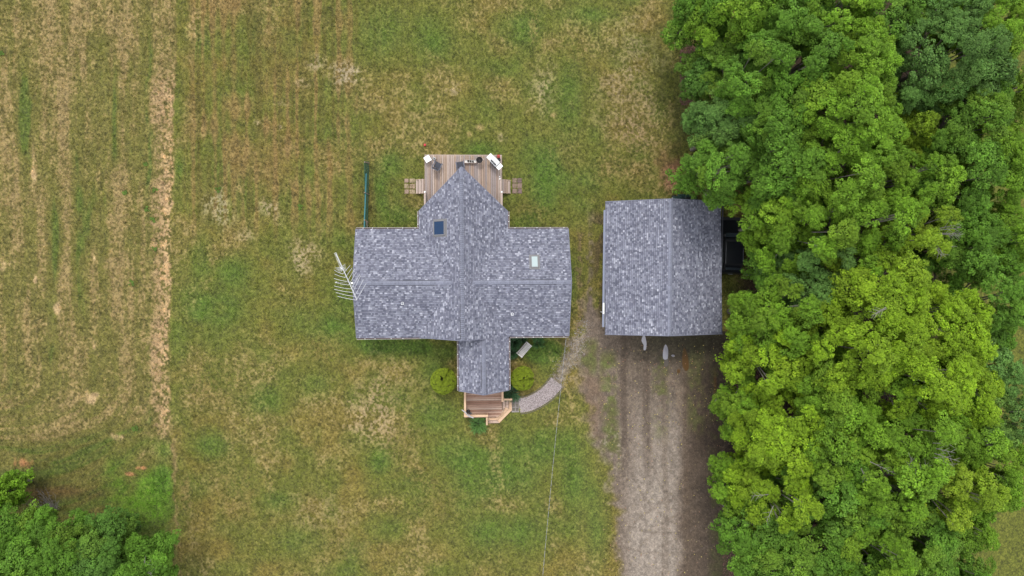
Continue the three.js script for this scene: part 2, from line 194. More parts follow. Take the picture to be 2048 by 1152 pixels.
// arcs left by turning wheels
const arcs = [[1430, 860, 190, 150, 245], [1215, 820, 250, 20, 70], [1330, 830, 235, 40, 120], [1420, 900, 120, 110, 200], [1180, 700, 330, 30, 66], [1440, 1230, 210, 200, 270]];
const G0 = { x: -42, z: -27, w: 94, d: 54 };
const TW = 2048, TH = 1200;
const h9 = (x, y) => hash(Math.floor(x * 0.8) + 31, Math.floor(y * 0.8) + 77);
function paint(X, Z) {
  const [x, y] = toPx(X, Z);
  const n = { a: fbm(x / 210 + 4, y / 240 + 9), b: vn(x / 44 + 30, y / 44 + 8), c: vn(x / 17 + 11, y / 19 + 2), d: vn(x / 7.2 + 5, y / 7.8 + 1), e: vn(x / 3.1 + 2, y / 3.4), a2: fbm(x / 170 + 64, y / 170 + 29), b2: vn(x / 38 + 3, y / 42 + 88) };
  n.b = 0.7 * n.b + 0.3 * vn(x / 22 + 7, y / 21 + 4);
  let c;
  const ef = fieldEdge(y) - x;
  const inDrive = Math.min(x - driveW(y), driveE(y) - x);
  const wob = (n.c - 0.5) * 22 + (n.d - 0.5) * 12;
  const lk = Math.max(...[[1112, 768], [1118, 756], [1126, 740], [1134, 726], [1142, 712], [1150, 696]].map(([lx, ly]) => ss(17, 7, Math.hypot(x - lx, y - ly) + (n.d - 0.5) * 9)));
  let dk = y < 640 ? ss(-8, 10, inDrive + wob * 0.7) * ss(540, 650, y) + 0.6 * (y < 660 ? ss(9, 3, Math.abs(x - 1180 - (n.c - 0.5) * 8)) * ss(390, 470, y) * ss(0.3, 0.6, n.d * 0.6 + n.b * 0.5) : 0) : ss(-14, 14, inDrive + wob);
  dk = Math.min(1, Math.max(dk, 0.9 * lk));
  if (ef > 3) c = fieldColor(x, y, n); else { c = lawnColor(x, y, n); if (ef > -3) c = mix3(c, fieldColor(x, y, n), ss(-3, 3, ef)); }
  if (dk > 0) {
    let d = driveColor(x, y, n);
    for (const [ax, ay, r, a0, a1] of arcs) { const dx = x - ax, dy = y - ay, q = Math.hypot(dx, dy); let an = Math.atan2(dy, dx) * 180 / Math.PI; if (an < 0) an += 360; for (const o of [0, 42]) if (an > a0 && an < a1) d = mix3(d, [116, 103, 94], 0.24 * ss(5, 1.5, Math.abs(q - r - o + (n.c - 0.5) * 5))); }
    d = [d[0] * 0.975, d[1] * 0.985, d[2] * 0.99];
    const cl = vn(x / 4.1 + 91, y / 4.4 + 13), stone = ss(0.72, 0.9, n.e * 0.5 + h9(x, y) * 0.55); d = d.map((v) => v * (0.93 + 0.14 * cl) + 15 * stone);
    c = mix3(c, d, dk);
  }
  // blades, clods and specks
  const grass = 1 - dk, h = hash(Math.floor(x * 1.05), Math.floor(y * 1.05)), h2 = vn(x / 1.7 + 40, y / 1.9 + 7);
  const rough = 0.55 + 0.8 * n.b2;
  const v = 1 + (n.e - 0.5) * rough * lerp(0.12, 0.26, grass) + (n.d - 0.5) * 0.13 + (h - 0.5) * 0.24 + (h2 - 0.5) * lerp(0.16, 0.42, grass);
  c = [c[0] * v, c[1] * v, c[2] * v];
  if (grass > 0.5) { const t = ss(0.66, 0.86, h2 * 0.55 + n.e * 0.5); c = mix3(c, [166, 148, 108], t * 0.24 * (0.4 + n.b2)); const gk = ss(0.36, 0.16, h2 * 0.55 + n.e * 0.5); c = mix3(c, [66, 70, 32], gk * 0.3); }
  else if (hash(Math.floor(x / 1.4) + 7, Math.floor(y / 1.4) + 3) > 0.994) c = mix3(c, [186, 172, 128], 0.7);
  return c;
}
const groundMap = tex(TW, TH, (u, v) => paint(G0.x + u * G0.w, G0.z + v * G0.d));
groundMap.wrapS = groundMap.wrapT = THREE.MirroredRepeatWrapping;
const clodMap = tex(512, 512, (u, v) => { const q = 255 * clamp(0.5 * vn(u * 64, v * 64) + 0.3 * vn(u * 140 + 3, v * 140) + 0.3 * hash(Math.floor(u * 300), Math.floor(v * 300)) - 0.05); return [q, q, q]; }, false);
clodMap.repeat.set(30, 18);
const groundMat = new THREE.MeshStandardMaterial({ map: groundMap, color: new THREE.Color().setRGB(1.06 / GAIN, 1 / GAIN, 0.9 / GAIN), roughness: 1, bumpMap: clodMap, bumpScale: 0.04 });
function sheet(pts, y) { // flat outline [x, z] with the ground's own uv
  const g = new THREE.ShapeGeometry(new THREE.Shape(pts.map(([x, z]) => new THREE.Vector2(x, -z)))).rotateX(-Math.PI / 2).translate(0, y, 0), p = g.attributes.position, uv = g.attributes.uv;
  for (let i = 0; i < p.count; i++) uv.setXY(i, (p.getX(i) - G0.x) / G0.w, (p.getZ(i) - G0.z) / G0.d);
  return g;
}
structure('ground', sheet([[-700, -700], [700, -700], [700, 700], [-700, 700]], 0), groundMat, 'olive mown lawn with dry tan patches all round the house');
{
  const f = []; for (let y = -60; y <= 1210; y += 7) { const p = P(fieldEdge(y), y); f.push([p.x, p.z]); }
  structure('hay_field', sheet([...f, [-160, f[f.length - 1][1]], [-160, f[0][1]]], 0.004), groundMat, 'mown hay field with long tan and green streaks west of the lawn');
  const a = [], b = []; for (let y = 560; y <= 1210; y += 6) { const p = P(driveW(y) + 1, y), q = P(driveE(y) - 1, y); a.push([p.x, p.z]); b.push([q.x, q.z]); }
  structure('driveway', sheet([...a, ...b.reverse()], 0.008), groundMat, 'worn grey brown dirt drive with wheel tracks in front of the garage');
}
// gravel garden path with its edging, and loose stones on it
const inkStone = tex(256, 256, (u, v) => { const q = 0.8 + 0.5 * (vn(u * 60, v * 60) - 0.5) + 0.35 * (hash(Math.floor(u * 128), Math.floor(v * 128)) - 0.5); return [212 * q, 198 * q, 198 * q]; });
{
  const mid = [[1039, 811], [1050, 809.5], [1064, 805], [1084, 794], [1101, 780], [1114, 764]], c = new THREE.CatmullRomCurve3(mid.map(([x, y]) => P(x, y)));
  const l = [], r = [], el = [], er = [], q = rng(5);
  for (let i = 0; i <= 40; i++) { const p = c.getPoint(i / 40), t = c.getTangent(i / 40), n = V(t.z, 0, -t.x), w = 0.62 - 0.0 * i; l.push([p.x - n.x * w, p.z - n.z * w]); r.push([p.x + n.x * w, p.z + n.z * w]); el.push(V(p.x - n.x * (w + 0.09 + 0.02 * q()), 0.02, p.z - n.z * (w + 0.09))); er.push(V(p.x + n.x * (w + 0.09 + 0.02 * q()), 0.02, p.z + n.z * (w + 0.09))); }
  const g = sheet([...l, ...r.reverse()], 0.012), uv = g.attributes.uv, p = g.attributes.position; for (let i = 0; i < uv.count; i++) uv.setXY(i, p.getX(i) / 2.5, p.getZ(i) / 2.5);
  structure('gravel_path', g, new THREE.MeshStandardMaterial({ map: inkStone, color: new THREE.Color().setRGB(1.12 / GAIN, 1.08 / GAIN, 1.06 / GAIN), roughness: 1, bumpMap: clodMap, bumpScale: 0.04 }), 'curved path of pale pink gravel leading to the front porch steps');
  const edge = tag(part('path_edging', [tube(el, 0.04, 60, 5), tube(er, 0.04, 60, 5)], std(0.13, 0.115, 0.08, 0.95)), 'grey edging along both sides of the pale gravel path', null, null, 'structure');
  const st = new THREE.InstancedMesh(new THREE.DodecahedronGeometry(1, 0), std(1, 1, 1, 0.95), 2600), m = new THREE.Matrix4(), k = rng(77);
  for (let i = 0; i < 2600; i++) { const t = k(), pp = c.getPoint(t), tt = c.getTangent(t), o = (k() * 2 - 1) * 0.6, s = 0.008 + 0.012 * k(); m.compose(V(pp.x + tt.z * o, 0.014, pp.z - tt.x * o), new THREE.Quaternion().setFromEuler(new THREE.Euler(k() * 6, k() * 6, 0)), V(s, s * 0.7, s * 1.2)); st.setMatrixAt(i, m); const b = 0.38 + 0.24 * k(); st.setColorAt(i, new THREE.Color().setRGB(b, b * 0.87, b * 0.85)); }
  st.name = 'gravel'; scene.add(tag(st, 'loose pale stones spread over the curved garden path', null, null, 'stuff'));
  const rb = new THREE.InstancedMesh(new THREE.DodecahedronGeometry(1, 0), std(1, 1, 1, 0.95), 1500), c2 = new THREE.CatmullRomCurve3([[1110, 772], [1122, 745], [1138, 722], [1148, 700], [1160, 676], [1176, 640]].map(([x, y]) => P(x, y)));
  for (let i = 0; i < 1500; i++) { const t = k(), pp = c2.getPoint(t), tt = c2.getTangent(t), o = (k() + k() + k() - 1.5) * 0.85, s = 0.012 + 0.034 * k() * k(); m.compose(V(pp.x + tt.z * o, 0.012, pp.z - tt.x * o), new THREE.Quaternion().setFromEuler(new THREE.Euler(k() * 0.6, k() * 6, k() * 0.6)), V(s, s * 0.6, s * 1.3)); rb.setMatrixAt(i, m); const b = 0.14 + 0.2 * k(); rb.setColorAt(i, new THREE.Color().setRGB(b, b * 0.9, b * 0.82)); }
  rb.name = 'rubble'; scene.add(tag(rb, 'rubbly stones between the gravel path and the passage', null, null, 'stuff'));
}
// puddles in the ruts before the garage
function puddle(pts, mat, label) { const q = pts.map(([x, y]) => P(x, y)), c = new THREE.CatmullRomCurve3(q, true).getPoints(60); const g = new THREE.ShapeGeometry(new THREE.Shape(c.map((p) => new THREE.Vector2(p.x, -p.z)))).rotateX(-Math.PI / 2).translate(0, 0.013, 0); structure('puddle', g, mat, label); }
const skyWater = new THREE.MeshPhysicalMaterial({ color: new THREE.Color().setRGB(0.25, 0.235, 0.26), roughness: 0.12, clearcoat: 1, clearcoatRoughness: 0.05 });
const mudWater = new THREE.MeshPhysicalMaterial({ color: new THREE.Color().setRGB(0.085, 0.043, 0.012), roughness: 0.3, clearcoat: 0.6 });
const darkWater = new THREE.MeshPhysicalMaterial({ color: new THREE.Color().setRGB(0.05, 0.03, 0.012), roughness: 0.3, clearcoat: 0.6 });
puddle([[1288, 668], [1292, 680], [1293, 688], [1291, 700], [1287.5, 700], [1287, 690], [1283, 681]], skyWater, 'pale spoon shaped puddle at the garage front, westernmost of the puddles');
puddle([[1331, 689], [1335.5, 696], [1336, 712], [1334, 719], [1327, 718], [1326.5, 700]], skyWater, 'pale upright puddle between the spoon shaped puddle and the long brown one');
puddle([[1329, 720], [1336, 719], [1337, 727], [1334, 734], [1329, 733]], darkWater, 'small dark brown puddle touching the south end of a pale puddle');
puddle([[1368, 695], [1373, 704], [1377, 722], [1376.5, 738], [1372, 742], [1366, 735], [1364, 718], [1366, 703]], mudWater, 'long muddy orange brown puddle, easternmost of the puddles');
puddle([[1356, 737], [1359.5, 738], [1360, 745], [1356, 747], [1354, 742]], mudWater, 'tiny muddy brown puddle west of the long orange one');
puddle([[1342, 711], [1346, 709], [1350, 712], [1347, 714]], skyWater, 'tiny bright puddle between the two largest upright puddles');
// ---------------------------------------------------------------- roofs of lapped shingles
// clip a polygon [[a, s] ...] by a convex polygon
function clipConvex(poly, clip) {
  let area = 0; for (let i = 0; i < clip.length; i++) { const [x0, y0] = clip[i], [x1, y1] = clip[(i + 1) % clip.length]; area += x0 * y1 - x1 * y0; }
  const sg = Math.sign(area); let out = poly;
  for (let i = 0; i < clip.length && out.length; i++) {
    const [x0, y0] = clip[i], [x1, y1] = clip[(i + 1) % clip.length], side = (p) => sg * ((x1 - x0) * (p[1] - y0) - (y1 - y0) * (p[0] - x0)), inp = out; out = [];
    for (let j = 0; j < inp.length; j++) { const p = inp[j], q = inp[(j + 1) % inp.length], a = side(p), b = side(q); if (a >= 0) out.push(p); if (a * b < 0) { const t = a / (a - b); out.push([p[0] + (q[0] - p[0]) * t, p[1] + (q[1] - p[1]) * t]); } }
  }
  return out;
}
const SHADES = [[0.12, 0.123, 0.168], [0.17, 0.172, 0.225], [0.22, 0.225, 0.285], [0.265, 0.27, 0.335], [0.33, 0.335, 0.4], [0.16, 0.16, 0.205], [0.5, 0.505, 0.58], [0.095, 0.1, 0.14], [0.25, 0.26, 0.315]];
for (const c of SHADES) { c[0] = lerp(0.225, c[0], 0.74); c[1] = lerp(0.228, c[1], 0.74); c[2] = lerp(0.29, c[2], 0.74); }
// plan: convex [x, z] polygon; height(x, z) on the plane; down: unit plan vector down the slope; eave: plan distance along down where courses start
function shingle(plan, height, down, eave, seed, tone = 1) {
  const q = rng(seed), a = [down[1], -down[0]], h0 = height(0, 0), hd = height(down[0], down[1]) - h0, cosl = 1 / Math.hypot(1, hd);
  const loc = plan.map(([x, z]) => [x * a[0] + z * a[1], (eave - (x * down[0] + z * down[1])) / cosl]);
  const as = loc.map((p) => p[0]), sMax = Math.max(...loc.map((p) => p[1])), sMin = Math.min(...loc.map((p) => p[1])), a0 = Math.min(...as), a1 = Math.max(...as);
  const n = V(-hd * down[0] * cosl, cosl, -hd * down[1] * cosl);
  const pos = [], col = [], uv = [];
  const to = (p, lift) => { const dd = eave - p[1] * cosl, x = p[0] * a[0] + dd * down[0], z = p[0] * a[1] + dd * down[1]; return V(x, height(x, z), z).addScaledVector(n, lift); };
  const EX = 0.143;
  for (let k = Math.floor(sMin / EX); k * EX < sMax; k++) {
    let x = a0 - 0.3 * q(), wave = q();
    while (x < a1) {
      const w = 0.1 + 0.12 * q(), r = q(), sh = SHADES[r > 0.945 ? 6 : r < 0.1 ? 7 : Math.floor(q() * 6) % 6 === 5 ? 8 : Math.floor(q() * 6)], f = 1.22 * tone * (0.88 + 0.24 * q()) * (0.97 + 0.06 * wave);
      const poly = clipConvex([[x, k * EX], [x + w - 0.004, k * EX], [x + w - 0.004, (k + 1) * EX + 0.002], [x, (k + 1) * EX + 0.002]], loc);
      x += w;
      if (poly.length < 3) continue;
      const thick = 0.011 + 0.008 * q(), lift = (p) => 0.012 + thick * (1 - (p[1] - k * EX) / EX);
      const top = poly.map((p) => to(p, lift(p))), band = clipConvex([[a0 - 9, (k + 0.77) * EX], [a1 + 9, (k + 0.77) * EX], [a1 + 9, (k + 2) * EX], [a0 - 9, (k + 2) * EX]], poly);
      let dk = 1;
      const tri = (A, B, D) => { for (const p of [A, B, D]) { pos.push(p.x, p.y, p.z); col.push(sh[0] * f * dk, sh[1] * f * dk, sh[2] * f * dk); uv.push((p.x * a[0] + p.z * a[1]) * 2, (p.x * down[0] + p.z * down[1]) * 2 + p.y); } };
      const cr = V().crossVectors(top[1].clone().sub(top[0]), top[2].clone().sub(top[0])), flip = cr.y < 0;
      // shadow of the course above, painted as a printed band on each shingle head
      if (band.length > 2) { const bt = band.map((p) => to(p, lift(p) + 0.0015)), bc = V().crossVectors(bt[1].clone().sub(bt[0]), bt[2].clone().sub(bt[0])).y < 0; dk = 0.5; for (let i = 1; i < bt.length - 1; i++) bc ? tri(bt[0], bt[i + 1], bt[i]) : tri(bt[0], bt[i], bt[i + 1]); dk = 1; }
      for (let i = 1; i < top.length - 1; i++) flip ? tri(top[0], top[i + 1], top[i]) : tri(top[0], top[i], top[i + 1]);
      for (let i = 0; i < poly.length; i++) { const j = (i + 1) % poly.length; if (poly[i][1] > (k + 0.5) * EX && poly[j][1] > (k + 0.5) * EX) continue; const A = to(poly[i], 0), B = to(poly[j], 0); if (flip) { tri(top[i], top[j], B); tri(top[i], B, A); } else { tri(top[i], B, top[j]); tri(top[i], A, B); } }
    }
  }
  const g = new THREE.BufferGeometry(); g.setAttribute('position', new THREE.Float32BufferAttribute(pos, 3)); g.setAttribute('uv', new THREE.Float32BufferAttribute(uv, 2)); g.setAttribute('color', new THREE.Float32BufferAttribute(col, 3)); g.computeVertexNormals();
  return g;
}
const gritMap = tex(128, 128, (u, v, x, y) => { const q = 205 + 50 * hash(x, y) - 26 * vn(u * 30, v * 30) - 20 * vn(u * 6, v * 7); return [q, q, q]; });
const shingleMat = new THREE.MeshStandardMaterial({ vertexColors: true, roughness: 0.92, map: gritMap });
function slab(plan, height, thick) { // solid roof board under the shingles
  const pos = [], n = plan.length; let ar = 0; for (let i = 0; i < n; i++) { const p = plan[i], q = plan[(i + 1) % n]; ar += p[0] * q[1] - q[0] * p[1]; }
  const pl = ar > 0 ? [...plan].reverse() : plan, T = pl.map(([x, z]) => V(x, height(x, z), z)), B = T.map((p) => p.clone().setY(p.y - thick));
  const tri = (...ps) => ps.forEach((p) => pos.push(p.x, p.y, p.z));
  for (let i = 1; i < n - 1; i++) { tri(T[0], T[i], T[i + 1]); tri(B[0], B[i + 1], B[i]); }
  for (let i = 0; i < n; i++) { const j = (i + 1) % n; tri(T[i], B[i], B[j]); tri(T[i], B[j], T[j]); }
  const g = new THREE.BufferGeometry(); g.setAttribute('position', new THREE.Float32BufferAttribute(pos, 3)); g.setAttribute('uv', new THREE.Float32BufferAttribute(new Array(pos.length / 3 * 2).fill(0), 2)); g.computeVertexNormals(); return g;
}
// caps folded over a ridge from A to B (same height); m0, m1: fall per metre on the two sides
function ridgeCaps(A, B, m0, m1, half, step, lift, seed) {
  const q = rng(seed), d = B.clone().sub(A), L = d.length(), t = d.clone().normalize(), s = V(t.z, 0, -t.x), gs = [];
  for (let x = 0; x < L - 0.02; x += step) {
    const e = Math.min(L, x + step - (step < 0.2 ? 0.024 : 0.005)), r = [], pos = [], b = 0.9 + 0.2 * q();
    for (const [at, up] of [[x, lift], [e, lift + 0.014]]) { const c = A.clone().addScaledVector(t, at); r.push([c.clone().addScaledVector(s, half).add(V(0, up - m0 * half, 0)), c.clone().add(V(0, up + 0.006, 0)), c.clone().addScaledVector(s, -half).add(V(0, up - m1 * half, 0))]); }
    const quad = (a, c, e2, f) => { for (const p of [a, c, e2, a, e2, f]) pos.push(p.x, p.y, p.z); };
    const dn = (p) => p.clone().setY(p.y - lift - 0.02);
    quad(r[0][0], r[1][0], r[1][1], r[0][1]); quad(r[0][1], r[1][1], r[1][2], r[0][2]);
    quad(r[1][0], dn(r[1][0]), dn(r[1][1]), r[1][1]); quad(r[1][1], dn(r[1][1]), dn(r[1][2]), r[1][2]);
    quad(r[0][0], dn(r[0][0]), dn(r[1][0]), r[1][0]); quad(r[0][2], r[1][2], dn(r[1][2]), dn(r[0][2]));
    const g = new THREE.BufferGeometry(); g.setAttribute('position', new THREE.Float32BufferAttribute(pos, 3)); g.setAttribute('uv', new THREE.Float32BufferAttribute(new Array(pos.length / 3 * 2).fill(0).map((_, i) => pos[(i >> 1) * 3 + (i & 1) * 2]), 2)); g.setAttribute('color', new THREE.Float32BufferAttribute(new Array(pos.length).fill(b), 3)); g.computeVertexNormals(); gs.push(g);
  }
  return gs;
}
M.ridgeVent2 = new THREE.MeshStandardMaterial({ color: new THREE.Color().setRGB(0.05, 0.05, 0.06), vertexColors: true, roughness: 0.9 });
const capMat = new THREE.MeshStandardMaterial({ color: new THREE.Color().setRGB(0.275, 0.285, 0.36), vertexColors: true, roughness: 0.9, map: gritMap });
// gutter along an eave from A to B, open channel on the out side
function gutter(A, B, out, parent, hangers, seed) {
  const g = thingless(), o = V(out[0], 0, out[1]), a = A.clone().setY(A.y - 0.05), b = B.clone().setY(B.y - 0.05), at = (p, w, y) => p.clone().addScaledVector(o, w).add(V(0, y, 0));
  g.push(beam(at(a, 0.05, -0.07), at(b, 0.05, -0.07), 0.1, 0.01));
  const ch = part('gutter', g, M.gutterIn, parent);
  part('gutter_lip', [beam(at(a, 0.112, -0.03), at(b, 0.112, -0.03), 0.024, 0.1)], M.gutter, ch);
  const q = rng(seed); for (let i = 0; i < hangers; i++) { const t = (i + 0.3 + 0.4 * q()) / hangers, p = a.clone().lerp(b, t); part('hanger', box(0.05, 0.015, 0.05, 0, 0, 0).translate(p.x + o.x * 0.08, p.y + 0.025, p.z + o.z * 0.08), M.white, ch); }
}
function thingless() { return []; }

// ---------------------------------------------------------------- the house
const HY = R(0.37), house = thing('house', 'single storey house under a cross shaped grey shingle roof with a pointed north gable', 'house', V(-1.19, 0, -0.383), HY);
house.updateMatrixWorld();
const HL = (px, py, h) => house.worldToLocal(P(px, py, h));
{
  const E = 2.9, NR = 5.1, ER = 4.63, rx = 0.03, xw = -3.39, xe = 3.62, mw = (NR - E) / (rx - xw), me = (NR - E) / (xe - rx), zn = -4.29, zs = 4.25, mz = (ER - E) / 4.27, zr = -0.03, xW = -8.3, xE = 8.43;
  const hW = (x) => NR - (rx - x) * mw, hE = (x) => NR - (x - rx) * me, hN = (x, z) => ER - (zr - z) * mz, hS = (x, z) => ER - (z - zr) * mz;
  const vW = rx - (NR - ER) / mw, vE = rx + (NR - ER) / me, pr = 1.64, ph = hE(pr), mp = (ph - E) / (pr + 0.33), hP = (x) => ph - (pr - x) * mp;
  const faces = [
    [[[rx, -8.81], [xw, -5.69], [xw, zn], [vW, zr], [rx, zr]], hW, [-1, 0], -xw], [[[rx, zr], [vW, zr], [xw, zs], [rx, 4.38]], hW, [-1, 0], -xw],
    [[[rx, -8.81], [xe, -5.67], [xe, zn], [vE, zr], [rx, zr]], hE, [1, 0], xe], [[[rx, zr], [vE, zr], [xe, zs], [pr, 4.32], [rx, 4.38]], hE, [1, 0], xe],
    [[[xW, zn], [xw, zn], [vW, zr], [xW + 0.03, zr]], hN, [0, -1], -zn], [[[xE, zn], [xe, zn], [vE, zr], [xE, zr]], hN, [0, -1], -zn],
    [[[xW, zs], [xw, zs], [vW, zr], [xW + 0.03, zr]], hS, [0, 1], zs], [[[xE, zs], [xe, zs], [vE, zr], [xE, zr]], hS, [0, 1], zs],
    [[[pr, 4.32], [pr, 8.67], [3.62, 8.49], [3.62, zs]], hE, [1, 0], 3.62], [[[-0.33, 4.0], [pr, 4.0], [pr, 8.67], [-0.33, 8.5]], hP, [-1, 0], 0.33],
  ];
  const roof = part('roof', faces.map(([pl, h]) => slab(pl, h, 0.14)), M.roofDeck, house);
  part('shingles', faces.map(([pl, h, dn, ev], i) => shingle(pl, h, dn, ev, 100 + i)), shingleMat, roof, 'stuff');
  part('ridge_cap', [...ridgeCaps(V(rx, NR, -8.0), V(rx, NR, 4.36), mw, me, 0.14, 0.155, 0.05, 1), ...ridgeCaps(V(rx, NR, -8.79), V(rx, NR, -8.0), mw, me, 0.14, 0.6, 0.03, 2)], capMat, roof, 'stuff');
  part('ridge_cap', [...ridgeCaps(V(-7.2, ER, zr), V(-2.0, ER, zr), mz, mz, 0.16, 0.3, 0.05, 3), ...ridgeCaps(V(-2.0, ER, zr), V(vW, ER, zr), mz, mz, 0.15, 0.6, 0.024, 4), ...ridgeCaps(V(xW + 0.03, ER, zr), V(-7.2, ER, zr), mz, mz, 0.15, 0.6, 0.024, 14)], capMat, roof, 'stuff');
  part('ridge_cap', [...ridgeCaps(V(2.45, ER, zr), V(7.25, ER, zr), mz, mz, 0.16, 0.3, 0.05, 5), ...ridgeCaps(V(vE, ER, zr), V(2.45, ER, zr), mz, mz, 0.15, 0.6, 0.024, 6), ...ridgeCaps(V(7.25, ER, zr), V(xE - 0.01, ER, zr), mz, mz, 0.15, 0.6, 0.024, 16)], capMat, roof, 'stuff');
  part('ridge_cap', [...ridgeCaps(V(pr, ph, 4.5), V(pr, ph, 8.2), mp, me, 0.15, 0.3, 0.045, 7), ...ridgeCaps(V(pr, ph, 8.2), V(pr, ph, 8.66), mp, me, 0.14, 0.6, 0.02, 8)], capMat, roof, 'stuff');
  const ventStrip = (A, B, m0, m1, half) => part('ridge_vent', ridgeCaps(A, B, m0, m1, half, 30, 0.012, 1), M.ridgeVent2, roof);  // dark vent strip, its wide rim also standing in for side shade of caps
  ventStrip(V(rx, NR, -8.0), V(rx, NR, 4.3), mw, me, 0.2); ventStrip(V(-7.2, ER, zr), V(-2.0, ER, zr), mz, mz, 0.215); ventStrip(V(2.45, ER, zr), V(7.25, ER, zr), mz, mz, 0.215); ventStrip(V(pr, ph, 4.5), V(pr, ph, 8.2), mp, me, 0.205);
  // metal edge along the sloping gable ends
  const rk = (a, b) => beam(V(...a), V(...b), 0.05, 0.15);
  for (const g of [rk([xW - 0.02, E - 0.05, zn], [xW + 0.01, ER - 0.05, zr]), rk([xW + 0.01, ER - 0.05, zr], [xW - 0.02, E - 0.05, zs]), rk([xE + 0.02, E - 0.05, zn], [xE + 0.02, ER - 0.05, zr]), rk([xE + 0.02, ER - 0.05, zr], [xE + 0.02, E - 0.05, zs]),
    rk([xw, E - 0.05, -5.71], [rx, NR - 0.05, -8.83]), rk([rx, NR - 0.05, -8.83], [xe, E - 0.05, -5.69]), rk([xw, E - 0.03, zs + 0.03], [rx, NR - 0.05, 4.4]), rk([rx, NR - 0.05, 4.4], [pr, ph - 0.02, 4.34]),
    rk([-0.33, E - 0.05, 8.52], [pr, ph - 0.05, 8.69]), rk([pr, ph - 0.05, 8.69], [3.62, E - 0.05, 8.51])]) part('rake_trim', g, M.cap, roof);
  gutter(V(xW, E, zn), V(xw, E, zn), [0, -1], roof, 5, 1); gutter(V(xe, E, zn), V(xE, E, zn), [0, -1], roof, 5, 2); gutter(V(xW, E, zs), V(-2.9, E, zs), [0, 1], roof, 5, 3); gutter(V(3.72, E, zs), V(xE, E, zs), [0, 1], roof, 6, 4);
  gutter(V(xw, E, -5.69), V(xw, E, zn - 0.13), [-1, 0], roof, 2, 5); gutter(V(xe, E, -5.67), V(xe, E, zn - 0.13), [1, 0], roof, 2, 6); gutter(V(-0.33, E, 4.6), V(-0.33, E, 8.5), [-1, 0], roof, 5, 7); gutter(V(3.62, E, 4.4), V(3.62, E, 8.49), [1, 0], roof, 6, 8);
  // walls under the eaves, their gables following the roof
  const wall = (pts, t, ry, x, z) => new THREE.ExtrudeGeometry(new THREE.Shape(pts.map(([a, b]) => new THREE.Vector2(a, b))), { depth: t, bevelEnabled: false }).rotateY(ry).translate(x, 0, z);
  const Lz = 3.85;
  part('wall', [wall([[-Lz, 0], [Lz, 0], [Lz, E], [0, ER - 0.25], [-Lz, E]], 0.15, Math.PI / 2, -7.95, zr), wall([[-Lz, 0], [Lz, 0], [Lz, E], [0, ER - 0.25], [-Lz, E]], 0.15, Math.PI / 2, 7.93, zr),
    box(4.75, 2.8, 0.15, -5.42, 1.4, -3.85), box(4.6, 2.8, 0.15, 5.6, 1.4, -3.85), box(7.7, 2.8, 0.15, -3.95, 1.4, 3.83), box(4.7, 2.8, 0.15, 5.58, 1.4, 3.83),
    box(0.15, 2.8, 1.6, -3.0, 1.4, -4.6), box(0.15, 2.8, 1.6, 3.22, 1.4, -4.6), box(0.15, 2.8, 4.2, 0.08, 1.4, 5.95), box(0.15, 2.8, 4.2, 3.2, 1.4, 5.95),
    wall([[-1.55, 0], [1.55, 0], [1.55, E], [0, ph - 0.25], [-1.55, E]], 0.15, 0, pr, 8.0), wall([[-3, E], [3.2, E], [0, NR - 0.28]], 0.12, 0, rx, 3.95)], M.siding, house);
  // glazed prow under the pointed gable
  const pw = [[-3.0, -5.4], [rx, -7.7], [3.22, -5.4]];
  for (let i = 0; i < 2; i++) {
    const [x0, z0] = pw[i], [x1, z1] = pw[i + 1], L = Math.hypot(x1 - x0, z1 - z0), ry = -Math.atan2(z1 - z0, x1 - x0), f = (a, y, w, h, d) => box(w, h, d, 0, 0, 0).translate(a - L / 2, y, 0).rotateY(ry).translate((x0 + x1) / 2, 0, (z0 + z1) / 2);
    const w = part('window', [f(L / 2, 0.3, L, 0.6, 0.14), f(L / 2, 2.75, L, 0.2, 0.14), ...[0.06, L / 3, 2 * L / 3, L - 0.06].map((a) => f(a, 1.65, 0.12, 2.1, 0.14))], M.offWhite, house);
    for (let k = 0; k < 3; k++) part('pane', f(L * (k + 0.5) / 3, 1.65, L / 3 - 0.13, 2.0, 0.03), M.pane, w);
  }
  for (const [x, z, ry] of [[-6.3, 3.92, 0], [-4.4, 3.92, 0], [5.2, 3.92, 0], [7, 3.92, 0], [-5.8, -3.94, 0], [5.9, -3.94, 0], [-8.0, -1.8, 1], [-8.0, 1.9, 1], [8.1, 1.8, 1]]) {
    const w = part('window', ry ? [box(0.1, 0.08, 1.2, x, 2.1, z), box(0.1, 0.08, 1.2, x, 0.95, z), box(0.1, 1.2, 0.08, x, 1.52, z - 0.58), box(0.1, 1.2, 0.08, x, 1.52, z + 0.58)] : [box(1.2, 0.08, 0.1, x, 2.1, z), box(1.2, 0.08, 0.1, x, 0.95, z), box(0.08, 1.2, 0.1, x - 0.58, 1.52, z), box(0.08, 1.2, 0.1, x + 0.58, 1.52, z)], M.white, house);
    part('pane', ry ? box(0.04, 1.1, 1.1, x, 1.52, z) : box(1.1, 1.1, 0.04, x, 1.52, z), M.pane, w);
  }
  const dr = part('door', rbox(0.95, 2.05, 0.06, pr, 1.6, 8.2, 0.01), M.offWhite, house); part('handle', cyl(0.03, 0.03, 0.08, 0, 0, 0).rotateX(Math.PI / 2).translate(pr + 0.38, 1.55, 8.27), M.steel, dr);
